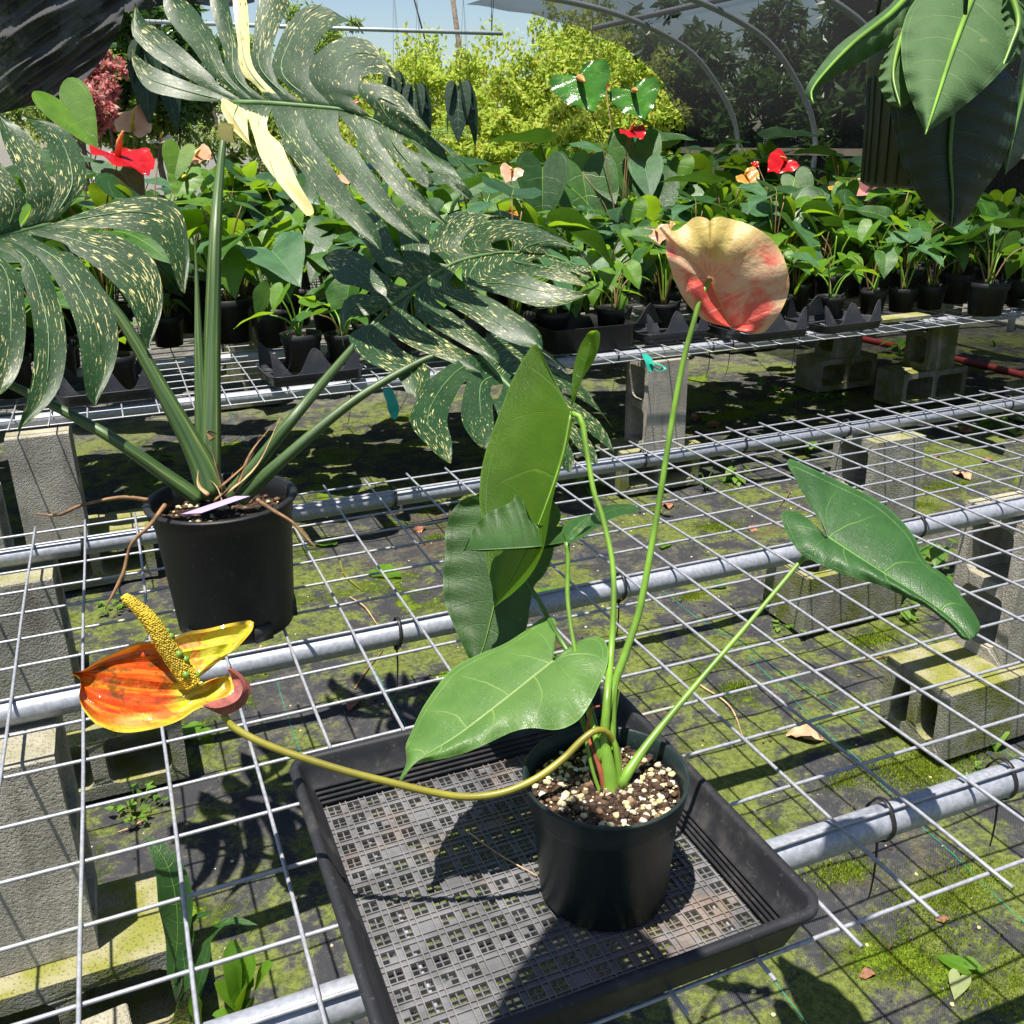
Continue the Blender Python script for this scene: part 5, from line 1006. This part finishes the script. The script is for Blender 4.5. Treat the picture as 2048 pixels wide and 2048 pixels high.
# ---------------------------------------------------------------- plants carrying the other blooms
def bloomer(base_px, base_py, label, flowers, items, seed, zb=1.2, H=2.4, pr_=.72, z=0.):
    b = onz(base_px, base_py, z+.03)
    if b[1] > 27.4: r_ = ray(base_px, base_py); yy_ = 26.6; b = np.array([CP[0]+r_[0]/r_[1]*(yy_-CP[1]), yy_, z+.03])
    used.append((b[0], b[1])); t = near_plant(b[0], b[1], seed, 6, H, 1.5, 1.5, label, (0, 1, 3), pr_, 1.25, z, 'flowering anthuriums on the far benches')
    d = dep(b); placed(t, [(a, e, d+f, g_, h, i, None, mk, fo) for a, e, f, g_, h, i, mk, fo in items], [(a, e, d+f, g_, h, i, mk, n1, n2) for a, e, f, g_, h, i, mk, n1, n2 in flowers], (b[0], b[1]), z+1.2)
    return t
bloomer(230, 640, 'anthurium with a red bloom and a broad leaf beside the left monstera leaf', [(236, 312, -2, 296, 358, -.9, 'sp_red', -.05, 1.)], [(228, 330, -1.6, 285, 395, -.6, 'g3', .3), (120, 200, -2, 190, 285, -.4, 'g2', .5)], 201)
bloomer(370, 640, 'anthurium with a speckled lime bloom left of the monstera stem', [(372, 352, -1, 352, 398, -.5, 'g2', 1., .4)], [(360, 300, -1, 345, 360, -.5, 'g2', .4)], 202)
bloomer(300, 560, 'anthurium with salmon blooms above the left monstera leaf', [(265, 262, 0, 285, 215, .5, 'sp_peach', .6, .8), (320, 283, 0, 345, 285, -.5, 'sp_white', .5, 1), (392, 312, 0, 425, 320, -.5, 'sp_peach', .8, .6), (372, 308, .5, 378, 330, -.5, 'sp_pink', .8, .6), (205, 360, 0, 190, 365, -.5, 'sp_white', .5, 1)], [], 203, H=3)
bloomer(1010, 560, 'anthurium with an orange bloom above the right monstera leaf', [(1020, 423, -2, 1050, 438, -.6, 'sp_orange', .3, 1), (1025, 340, 1, 1012, 368, -.5, 'sp_peach', .9, .5), (880, 430, -3, 890, 440, -1, 'sp_orange', 1, .6), (1108, 445, -1, 1120, 448, -.2, 'sp_pink', 1, .4)], [(950, 360, 0, 880, 395, -.5, 'g0', .3)], 204)
bloomer(1560, 540, 'anthurium with an upright red bloom in front of the pale board', [(1572, 322, 1, 1535, 348, -.5, 'sp_red', .7, .5), (1515, 330, 3, 1500, 328, 0, 'sp_red', .6, .8), (1490, 350, 0, 1518, 372, -.5, 'sp_orange', .7, .7)], [(1590, 355, 0, 1620, 412, -.6, 'g0', .2), (1500, 440, 0, 1580, 430, -.4, 'g3', .2)], 205)
bloomer(1720, 560, 'anthurium with a pale pink bloom left of the hanging plant', [(1745, 372, -1, 1700, 402, -.6, 'sp_pink', .5, .9), (1670, 372, 0, 1690, 385, -.5, 'sp_orange', .6, .8), (1650, 400, 0, 1655, 402, -.2, 'sp_orange', .6, .8)], [(1645, 440, -1, 1740, 435, -.3, 'g3', .1), (1755, 452, -3, 1745, 510, -.8, 'g0', .25)], 206)
bloomer(1570, 590, 'anthurium with a small lime and pink bloom right of the peach bloom', [(1580, 490, -1, 1555, 492, -.4, 'sp_orange', .5, .9), (1590, 478, -1, 1602, 468, -.4, 'sp_pink', .6, .9)], [(1550, 430, -1, 1520, 480, -.6, 'g3', .2)], 207)
bloomer(1330, 640, 'anthurium with a small peach bloom just left of the large one', [(1312, 460, -1, 1320, 492, -.5, 'sp_peach', 1., .3), (1335, 452, 0, 1355, 455, -.2, 'sp_orange', .7, .6)], [(1300, 520, -1, 1290, 560, -.5, 'g3', .2)], 208)
bloomer(1990, 520, 'anthurium with a lime bloom by the right edge', [(2000, 392, 0, 1990, 405, -.6, 'g2', .8, .7), (1960, 420, 0, 1965, 425, -.3, 'sp_peach', .7, .7), (2030, 500, -4, 2052, 510, -.5, 'sp_orange', .7, .7)], [(1985, 440, -3, 1995, 495, -.8, 'g0', .2), (1960, 470, -3, 1930, 540, -.8, 'g1', .2)], 209)
bloomer(690, 470, 'anthurium with red blooms seen through the holes of the top monstera leaf', [(672, 180, 4, 672, 205, -.3, 'sp_red', 1, .2), (707, 203, 4, 708, 214, -.2, 'sp_red', 1, .2), (690, 350, 0, 720, 370, -.4, 'sp_peach', .6, .7)], [], 210, H=4)
# ---------------------------------------------------------------- crowded rows behind
rng = np.random.default_rng(77); cnt = 0
for ri, yy in enumerate((16.6, 18.8, 21., 23.2, 25.4, 27.4)):
    cnt = 0
    for xx in np.arange(-9, 46, 2.15):
        x = xx+rng.normal()*.25+(.9 if int(yy*10) % 4 else 0); y = yy+rng.normal()*.2
        if any((x-a)**2+(y-b)**2 < 2.6 for a, b in used) or (x-b0[0])**2+(y-b0[1])**2 < 3: continue
        if 2.2 < x < 10.5 and y < 22.5: continue
        if x > 30 and y > 24 and rng.random() < .35: continue
        far_plant(x, y, int(rng.integers(0, 7)), rng.random()*6.28, rng.uniform(.85, 1.2) if ri < 3 else (rng.uniform(.8, 1.08) if x > 19 else rng.uniform(.9, 1.35)), 'leafy green potted anthurium, %s from left in the %s row behind the front pots' % (ORD[cnt], ORD[ri]), 'potted anthuriums in the rows of the far bench'); cnt += 1
for ri, yy in enumerate((36., 38.6, 41.2, 44, 47)):
    for ci, xx in enumerate(np.arange(-17, 50, 2.6)):
        far_plant(xx+rng.normal()*.4, yy+rng.normal()*.3, int(rng.integers(0, 7)), rng.random()*6.28, rng.uniform(.95, 1.4), 'green potted anthurium, %s from left in the %s row of the farther bench' % (ORD[ci], ORD[ri]), 'potted anthuriums on the farther bench')
# seedlings on the ground beyond, reading as one mass of green
def mass():
    rg = np.random.default_rng(5); gs = []
    for i in range(420):
        x = rg.uniform(-30, 58); y = rg.uniform(55, 92); z = ZG+rg.uniform(2.5, 7.2); a = rg.random()*6.28
        gs.append(heart((x, y, z), (math.cos(a), math.sin(a), -.4), (-.4*math.cos(a), -.4*math.sin(a)-.3, 1), rg.uniform(1.3, 2.6), ns=2, nt=8))
        gs.append(tube([(x, y, z), (x+rg.normal()*.4, y+rg.normal()*.4, ZG)], .05, 4))
    return join(*gs)
st = struct('undergrowth', mass(), MT['g0'], True, 'stuff'); st['label'] = 'green undergrowth filling the ground between the benches and the hedge'
# a hanging plant just above the picture, known by the shadow it drops on the tray
hb = onz(1130, 1960, TZ)-SH*12.; hbt = thing('hanging_plant', 'hanging heart-leaved plant above the tray, seen only by its shadow', 'hanging plant', hb+np.array([-.6, -2.4, 1.]))
hq = hb+np.array([-.6, -2.4, 1.]); part('pot', pot_geo(hq, .75, 1.2), MT['black'], hbt)
for tx_, ty_, L_ in ((.75, 1.0, 2.5), (.1, .6, 2.0), (-.9, -1.2, 2.), (1.4, -1.6, 2.1)):
    e = hb+np.array([tx_, ty_, 0]); dr = e-hq; dr[2] = 0; dr /= np.linalg.norm(dr); P = e-dr*L_; part('leaf', heart(P, dr, (0, 0, 1), L_, 1.0, .1, .1, 6, 20), MT['philo'], hbt); part('stem', stalk(hq+np.array([0, 0, 1.]), P, .04), MT['stem'], hbt)
for a in (.4, 2.5, 4.6): part('hanger_wire', tube([hq+np.array([.7*math.cos(a), .7*math.sin(a), 1.15]), hq+np.array([0, 0, 6])], .012, 4), MT['tie'], hbt)
# small dark-leaved hanging pots in front of the hedge
for i, (px, py, d, sc) in enumerate(((920, 205, 50, 1.), (788, 175, 52, .75), (832, 205, 52, .9), (305, 140, 40, 1.1))):
    c = W(px, py, d); t = thing('hanging_pot_plant', ['hanging dark-leaved plant with a grey pot in front of the middle of the hedge', 'small dark long-leaved hanging plant left of the hanging pots', 'dark long-leaved hanging plant beside the pale fern', 'dark hanging plant behind the top monstera leaf at left'][i], 'hanging plant', c+np.array([0, 0, -1.2*sc]), 'small hanging plants')
    part('pot', pot_geo(c+np.array([.35*sc, 0, -1.1*sc]), .45*sc, .8*sc, 18), MT['traytall'], t)
    for k in range(5):
        a = k*1.257+.4; P = c+np.array([.3*math.cos(a)*sc, .3*math.sin(a)*sc, .55*sc]); part('leaf', heart(P, (math.cos(a)*.3, math.sin(a)*.3, -1), (math.cos(a), math.sin(a), .3), 2.3*sc*(.8+.1*k), .62, .1, .2, 5, 16), MT['velvet'], t)
    for a in (.4, 2.5, 4.6): part('hanger_wire', tube([c+np.array([(.35+.42*math.cos(a))*sc, .42*math.sin(a)*sc, -.3*sc]), c+np.array([.35*sc, 0, 5])], .008, 4), MT['tie'], t)
# pale fern in front of the hedge
fc = W(870, 240, 70); t = thing('fern', 'bright yellow-green feathery fern in front of the hedge', 'fern', np.array([fc[0], fc[1], ZG])); rng = np.random.default_rng(8)
part('stem', tube([(fc[0], fc[1], ZG), fc+np.array([0, 0, -1.5])], .12, 6), MT['bark'], t)
for k in range(12):
    a = k*.5236; P = [fc+np.array([math.cos(a)*s*3.2, math.sin(a)*s*3.2, -1.5+3.5*s-3.2*s*s]) for s in np.linspace(0, 1, 14)]; gs = [tube(P, .03, 4)]
    for i in range(2, 14):
        for sd in (-1, 1):
            tdir = P[i]-P[i-1]; n_ = np.cross(tdir, (0, 0, 1)); n_ /= np.linalg.norm(n_); q = P[i]; L = .9*math.sin(math.pi*(i+1)/16); e = q+n_*sd*L+tdir*.6; w_ = tdir/np.linalg.norm(tdir)*.1
            v = np.array([q-w_, q+w_, e]); gs.append({'v': v, 'f': [(0, 1, 2)]})
    part('frond', join(*gs), MT['treepale'], t, False)
# ================================================================== GROUND LITTER AND WEEDS
def on_ground(px, py, dz=.03): p = gnd(px, py); p[2] = gz(p[0], p[1])+dz; return p
def crumpled(p, L, seed, rz=None, wd=.6, cr=.18):
    rg = np.random.default_rng(seed); a = rg.random()*6.28 if rz is None else rz; nu, nv = 9, 7; V = []
    for i in range(nu):
        u = i/(nu-1); hw = wd*L*.5*math.sin(math.pi*min(1, u*.96+.04))**.8
        for j in range(nv):
            v = j/(nv-1)*2-1; x = (u-.5)*L; y = v*hw+.06*L*math.sin(u*7+seed); z = abs(v)**1.5*hw*.8*(.6+.5*math.sin(u*5+seed))+rg.normal()*cr*L*.25+.05*L
            V.append((p[0]+x*math.cos(a)-y*math.sin(a), p[1]+x*math.sin(a)+y*math.cos(a), p[2]+max(0, z)))
    return {'v': np.array(V), 'f': [(i*nv+j, i*nv+j+1, (i+1)*nv+j+1, (i+1)*nv+j) for i in range(nu-1) for j in range(nv-1)]}
for i, (px, py, L, mt, lab) in enumerate(((708, 1408, .62, 'dry', 'rust-brown curled dead leaf left of the tray on the ground'), (1610, 1475, .85, 'drytan', 'tan crumpled dead leaf on the weed mat right of the pot'), (1505, 1055, .55, 'dry', 'brown dead leaf on the ground left of the dark right-hand leaf'), (1335, 1010, .7, 'dry', 'dark red dead leaf by the flower stalk on the ground'), (1425, 850, 1.1, 'dry', 'reddish dead leaf beyond the bench beside the concrete block'), (1475, 862, 1.1, 'dry', 'reddish dead leaf beyond the bench, right of its twin'), (1392, 838, .8, 'dry', 'dark dead leaf at the foot of the ribboned concrete block'), (870, 965, .7, 'dry', 'brown dead leaf below the hanging monstera fingers'), (840, 1060, .6, 'dry', 'dark dead leaf under the bench left of the anthurium'), (1925, 950, 1.0, 'drytan', 'long pale pink dead leaf on the moss at right'), (1870, 912, .6, 'dry', 'small red dead leaf beside the mossy concrete block'), (1930, 862, .9, 'dry', 'dead leaf under the rear bench edge at right'), (1975, 920, .7, 'dry', 'dark red dead leaf right of the concrete block'), (345, 1555, .4, 'dry', 'small brown leaf scrap on the ground right of the lower left blocks'), (1510, 700, .8, 'dry', 'dead leaf on the ground under the far bench'), (1690, 770, .7, 'dry', 'dead leaf beyond the bench near the weeds'), (1560, 780, .8, 'drytan', 'tan dead leaf on the moss under the far bench'), (1885, 1840, .25, 'dry', 'tiny brown scrap on the ground at lower right'), (1735, 1945, .3, 'dry', 'dark bark scrap on the ground at lower right'), (520, 1290, .2, 'dry', 'tiny brown scrap near the orange bloom'))):
    single('dead_leaf', crumpled(on_ground(px, py, .0), L, 300+i), MT[mt], lab, 'dead leaf', 'dead leaves on the ground')
for px, py, tx, ty, L, mk, lab in ((755, 1140, 860, 1175, 1.05, 'g2', 'fallen green anthurium leaf with an orange patch under the bench'), (665, 1085, 610, 1090, .85, 'g2', 'pale fallen leaf lying under the bench right of the monstera pot'), (1090, 1190, 1150, 1160, .7, 'g2', 'yellowing fallen leaf behind the anthurium stalks'), (1330, 1090, 1300, 1130, .5, 'g2', 'small fallen leaf right of the flower stalk'), (400, 1460, 320, 1500, .8, 'g2', 'green leaf lying by the blocks below the orange bloom'), (1460, 702, 1440, 705, .7, 'g2', 'pale fallen leaf under the far bench edge'), (1445, 1170, 1420, 1175, .4, 'g0', 'green leaf scrap under the middle pipe')):
    P = on_ground(px, py, .06); Q = on_ground(tx, ty, .06); single('fallen_leaf', heart(P, Q-P, (0, 0, 1), L, 1, -.05, .12, 5, 16, .03), MT[mk], lab, 'fallen leaf', 'fallen green leaves')
def weed(px, py, kind, seed, sc, lab, wz=None):
    rg = np.random.default_rng(seed); p = on_ground(px, py, 0); t = thing('weed', lab, 'weed', p, 'weeds on the ground'); L = []
    for i in range({'broad': 9, 'grass': 14, 'tiny': 22, 'strap': 6}[kind]):
        a = rg.random()*6.28; o = np.array([math.cos(a), math.sin(a), 0.])
        if kind == 'broad':
            r = rg.uniform(.1, .55)*sc; h = rg.uniform(.15, .7)*sc; P = p+o*r+np.array([0, 0, h]); L.append(heart(P, o+np.array([0, 0, -.3]), (0, 0, 1), rg.uniform(.3, .55)*sc, .95, .2, .2, 3, 9)); L.append(tube([p, P], .014, 4))
        elif kind == 'grass':
            L0 = rg.uniform(.6, 1.5)*sc; Q = [p+o*L0*s*.6*rg.uniform(.8, 1.)+np.array([0, 0, L0*(s-.55*s*s*1.2)]) for s in np.linspace(0, 1, 8)]; L.append(tube(Q, np.linspace(.035, .006, 8)*sc, 4, flat=.25))
        elif kind == 'tiny':
            r = rg.random()**.6*.6*sc; h = rg.uniform(.05, .3)*sc; P = p+o*r+np.array([0, 0, h]); L.append(heart(P, rg.normal(size=3)*np.array([1, 1, .3]), (0, 0, 1), .16*sc, .9, .1, .2, 2, 6)); L.append(tube([p+o*r*.6, P], .008, 4))
        else:
            L0 = rg.uniform(1.2, 2.2)*sc; Q = [p+o*L0*s*.45+np.array([0, 0, L0*(s-.45*s*s)]) for s in np.linspace(0, 1, 10)]; L.append(strap(Q, .17*sc, rg))
    for g in L: pass
    part('foliage', join(*L), MT['weed'], t); return t
def strap(Q, w, rg=None, lob=0):
    Q = np.array(Q); T_ = np.gradient(Q, axis=0); s = np.cross(T_, (0, 0, 1.)); s /= np.linalg.norm(s, axis=1)[:, None]+1e-6; k = len(Q); V = []; nrm = np.cross(s, T_); nrm /= np.linalg.norm(nrm, axis=1)[:, None]+1e-9
    for i in range(k):
        t = i/(k-1); h = w*(math.sin(math.pi*min(1, .08+.92*t))**.55)*(1 if not lob else 1+.0*t)
        V += [Q[i]-s[i]*h+nrm[i]*h*.15, Q[i], Q[i]+s[i]*h+nrm[i]*h*.15]
    return {'v': np.array(V), 'f': [(i*3+j, i*3+j+1, (i+1)*3+j+1, (i+1)*3+j) for i in range(k-1) for j in range(2)], 'uv': np.array([(abs(j-1), i/(k-1)) for i in range(k) for j in range(3)])}
for i, (px, py, kd, sc, lab) in enumerate(((1410, 980, 'grass', 1.1, 'tuft of grass seen through the mesh right of the flower stalk'), (1470, 960, 'broad', .9, 'small leafy weed under the bench beside the grass tuft'), (1460, 820, 'grass', .7, 'thin grass stalk beyond the bench'), (1800, 705, 'broad', 1.4, 'leafy weed at the foot of the far mossy blocks'), (1745, 750, 'broad', 1.6, 'rounded-leaf weed left of the far mossy blocks'), (1700, 745, 'tiny', 1.6, 'low creeping weed left of the far mossy blocks'), (1660, 800, 'tiny', 1.8, 'low green weed patch beyond the bench edge'), (1540, 790, 'tiny', 2.2, 'green ground weed beyond the bench'), (1880, 1135, 'broad', 1.3, 'dark leafy weed behind the dark right-hand leaf'), (1930, 1190, 'broad', 1.2, 'leafy weed beside the right-hand concrete column'), (1790, 1225, 'broad', .9, 'small weed in front of the yellow-topped block'), (1560, 1225, 'broad', .8, 'weed at the left corner of the yellow-topped block'), (1600, 1255, 'tiny', 1.2, 'tiny weed below the yellow-topped block'), (1990, 1500, 'strap', .4, 'strap-leaved weed under the right end of the near pipe'), (1960, 1560, 'tiny', .8, 'fine ferny weed beside the mossy block at right'), (275, 1620, 'tiny', 1.1, 'clover-like weed at the foot of the lower left blocks'), (310, 930, 'broad', 1.3, 'dark leafy weed behind the monstera pot'), (200, 1085, 'broad', 1.1, 'weed by the left concrete column'), (1300, 960, 'broad', 1.2, 'weed growing under the rear pipe behind the flower stalk'), (1180, 980, 'broad', 1.2, 'weed behind the back-lit leaf at the block foot'), (230, 1215, 'tiny', 1., 'low weed beneath the spadix tip'), (1615, 905, 'broad', 1., 'weed left of the double concrete block'), (1650, 720, 'broad', 1.2, 'weed hugging the base of the far left mossy block'), (1990, 690, 'grass', 1., 'grass tuft behind the far bench at right'), (2000, 860, 'broad', 1.2, 'weed under the rear bench edge at far right'))):
    weed(px, py, kd, 400+i, sc, lab)
# strap fern and bright lobed fern at lower left
t = thing('strap_fern', 'tall dark strap-leaved fern growing beside the lower left blocks', 'fern', gnd(350, 2010)); fp = gnd(350, 2010); fd = dep(fp)
for pts, w in (([(345, 1960, 14.), (355, 1870, 13.9), (350, 1790, 13.8), (330, 1720, 13.8), (292, 1672, 13.9)], .24), ([(350, 1990, 14), (372, 1900, 13.9), (388, 1840, 13.9), (425, 1825, 13.8)], .12), ([(360, 2000, 14), (400, 1910, 14), (450, 1845, 14), (515, 1850, 14)], .1), ([(350, 2030, 14), (370, 1960, 13.8), (365, 1900, 13.8)], .17), ([(380, 2040, 13.8), (400, 1960, 13.7), (420, 1880, 13.7)], .15)):
    part('frond', strap([W(*p) for p in smooth_path(np.array(pts, float), 16)], w), MT['g1'], t)
t = thing('lobed_fern', 'bright lime fern with pointed lobes under the mesh at lower left', 'fern', gnd(470, 2030))
for pts, w in (([(490, 2030, 13.4), (480, 1970, 13.2), (468, 1920, 13.1), (460, 1880, 13.1)], .2), ([(490, 2030, 13.4), (492, 1950, 13.1), (505, 1900, 13.1), (512, 1895, 13.1)], .21), ([(495, 2030, 13.4), (510, 1980, 13.2), (530, 1940, 13.1), (548, 1925, 13.1)], .19), ([(490, 2030, 13.4), (455, 1990, 13.2), (428, 1965, 13.1)], .19), ([(490, 2035, 13.4), (455, 2030, 13.2), (424, 2030, 13.1)], .11), ([(480, 2010, 13.3), (473, 1930, 13.1), (471, 1875, 13.1)], .08), ([(400, 2050, 13.4), (392, 2020, 13.3), (385, 1985, 13.2)], .1)):
    part('frond', strap([W(*p) for p in smooth_path(np.array(pts, float), 12)], w), MT['g2'], t)
t = thing('seedling', 'three-leaved seedling on the mossy mat at lower right', 'seedling', gnd(1905, 1935))
for px, py, tx, ty, mk in ((1935, 1940, 1870, 1900, 'g2'), (1937, 1925, 1975, 1945, 'g2'), (1920, 1955, 1910, 1995, 'pale')):
    P = on_ground(px, py, .12); Q = on_ground(tx, ty, .05); part('leaf', heart(P, Q-P, (0, 0, 1), np.linalg.norm(Q-P), .8, .1, .2, 4, 12), MT[mk], t)
part('stem', tube([on_ground(1915, 1965, 0), on_ground(1930, 1945, .1)], .02, 5), MT['root'], t)
# hose, ribbons, twigs, pebbles
hq = [np.array([x, y, ZG+.12]) for x, y in ((46.5, 52), (47.6, 42), (48.6, 34.3), (49.2, 28), (49.4, 23.5), (49., 18))]
single('garden_hose', tube(smooth_path(hq, 40), .2, 12), MT['hose'], 'red garden hose lying on the ground behind the far bench', 'hose')
def ribbon(pts, w, lab):
    Q = smooth_path(np.array(pts, float), 14); g = strap([W(*p) for p in Q], w); single('ribbon', g, MT['tape'], lab, 'ribbon', 'teal plastic ribbons')
ribbon([(772, 775, 19.2), (778, 790, 19.1), (786, 815, 19.1), (790, 840, 19.0)], .13, 'teal ribbon hanging below the curled monstera lobe')
ribbon([(1287, 707, 33.), (1298, 725, 32.9), (1302, 745, 32.9)], .18, 'knotted teal ribbon on the far bench edge')
ribbon([(1300, 728, 32.9), (1315, 728, 32.7), (1328, 736, 32.7), (1318, 742, 32.7), (1306, 733, 32.8)], .1, 'looped end of the teal ribbon on the far bench edge')
for i, (a, b_, c_, mt, lab) in enumerate((((700, 1195), (730, 1218), (755, 1250), 'straw', 'orange-brown twig under the mesh left of the dark leaf'), ((710, 1378), (730, 1345), (765, 1300), 'root', 'thin bent twig crossing below the middle pipe'), ((1400, 1370), (1460, 1410), (1488, 1480), 'straw', 'curved pale straw stem on the mat right of the pot'), ((1660, 1330), (1730, 1320), (1805, 1305), 'root', 'long brown twig lying right of the flower stalk base'), ((1760, 1405), (1810, 1405), (1865, 1412), 'root', 'reddish twig leading to the mossy block'), ((285, 1640), (260, 1655), (235, 1660), 'straw', 'straw scrap by the lower left blocks'), ((680, 1120), (690, 1150), (725, 1180), 'stemolive', 'yellow leaf stalk fallen under the bench'), ((1560, 1010), (1578, 985), (1575, 965), 'root', 'thin brown stem left of the dark right-hand leaf'))):
    single('twig', tube(smooth_path([on_ground(*a, .04), on_ground(*b_, .07), on_ground(*c_, .04)], 16), np.linspace(.03, .012, 16), 5), MT[mt], lab, 'twig', 'twigs on the ground')
g = [on_ground(940, 1640, 0)]
tw = [onz(936, 1664, TZ+.06), onz(1000, 1710, TZ+.07), onz(1075, 1752, TZ+.06)]
single('twig', tube(smooth_path(tw, 16), np.linspace(.012, .006, 16), 5), MT['straw'], 'hair-thin dry twig lying on the tray floor left of the pot', 'twig', 'twigs on the ground')
def gravel():
    rg = np.random.default_rng(12); gs = []
    for i in range(900):
        x, y = rg.uniform(-2, 26), rg.uniform(-11, 14); gs.append(chunk((x, y, gz(x, y)+.012), rg.uniform(.012, .05), rg))
    return join(*gs)
st = struct('loose_perlite', gravel(), MT['mix'], True, 'stuff'); st['label'] = 'scattered perlite and bark crumbs on the weed mat'
def moss():
    rg = np.random.default_rng(15); P = []
    for px, py, rx_, ry_, n in ((1850, 1530, 2.0, .8, 5200), (1470, 1375, .55, .35, 900), (1690, 1740, 1.1, .4, 1500), (1900, 1780, 1.6, .8, 3500), (1830, 1900, 1.4, .7, 2500), (1380, 1190, .5, .3, 700), (1440, 1050, 1.2, .6, 1800), (1900, 970, 1.8, .8, 2600), (1830, 1010, 1.0, .4, 900), (1450, 830, 2.2, .9, 3000), (1560, 800, 2., .8, 2200), (820, 830, 1.2, .5, 1400), (1960, 1080, 1.3, .7, 1200), (560, 1170, .3, .2, 300), (1010, 1060, .8, .5, 900), (870, 1075, .5, .3, 500), (1880, 1480, .8, .4, 1400), (1740, 1280, .9, .4, 1200), (1690, 1560, .6, .3, 700), (2000, 1960, 1.2, .6, 1800)):
        c = gnd(px, py); k = rg.normal(size=(n, 2))*np.array([rx_, ry_])*.42; P.append(np.c_[c[0]+k[:, 0], c[1]+k[:, 1]])
    P = np.concatenate(P); n = len(P); z = np.array([gz(a, b) for a, b in P])-.005; B = np.c_[P, z]; a = rg.random(n)*6.283; w = rg.uniform(.012, .024, n); d = np.c_[np.cos(a), np.sin(a), np.zeros(n)]*w[:, None]
    top = B+np.c_[rg.normal(size=(n, 2))*.02, rg.uniform(.03, .085, n)]
    return {'v': np.stack([B-d, B+d, top], 1).reshape(-1, 3), 'f': [(3*i, 3*i+1, 3*i+2) for i in range(n)]}
st = struct('moss', moss(), MT['moss'], False, 'stuff'); st['label'] = 'bright green moss cushions on the weed mat'
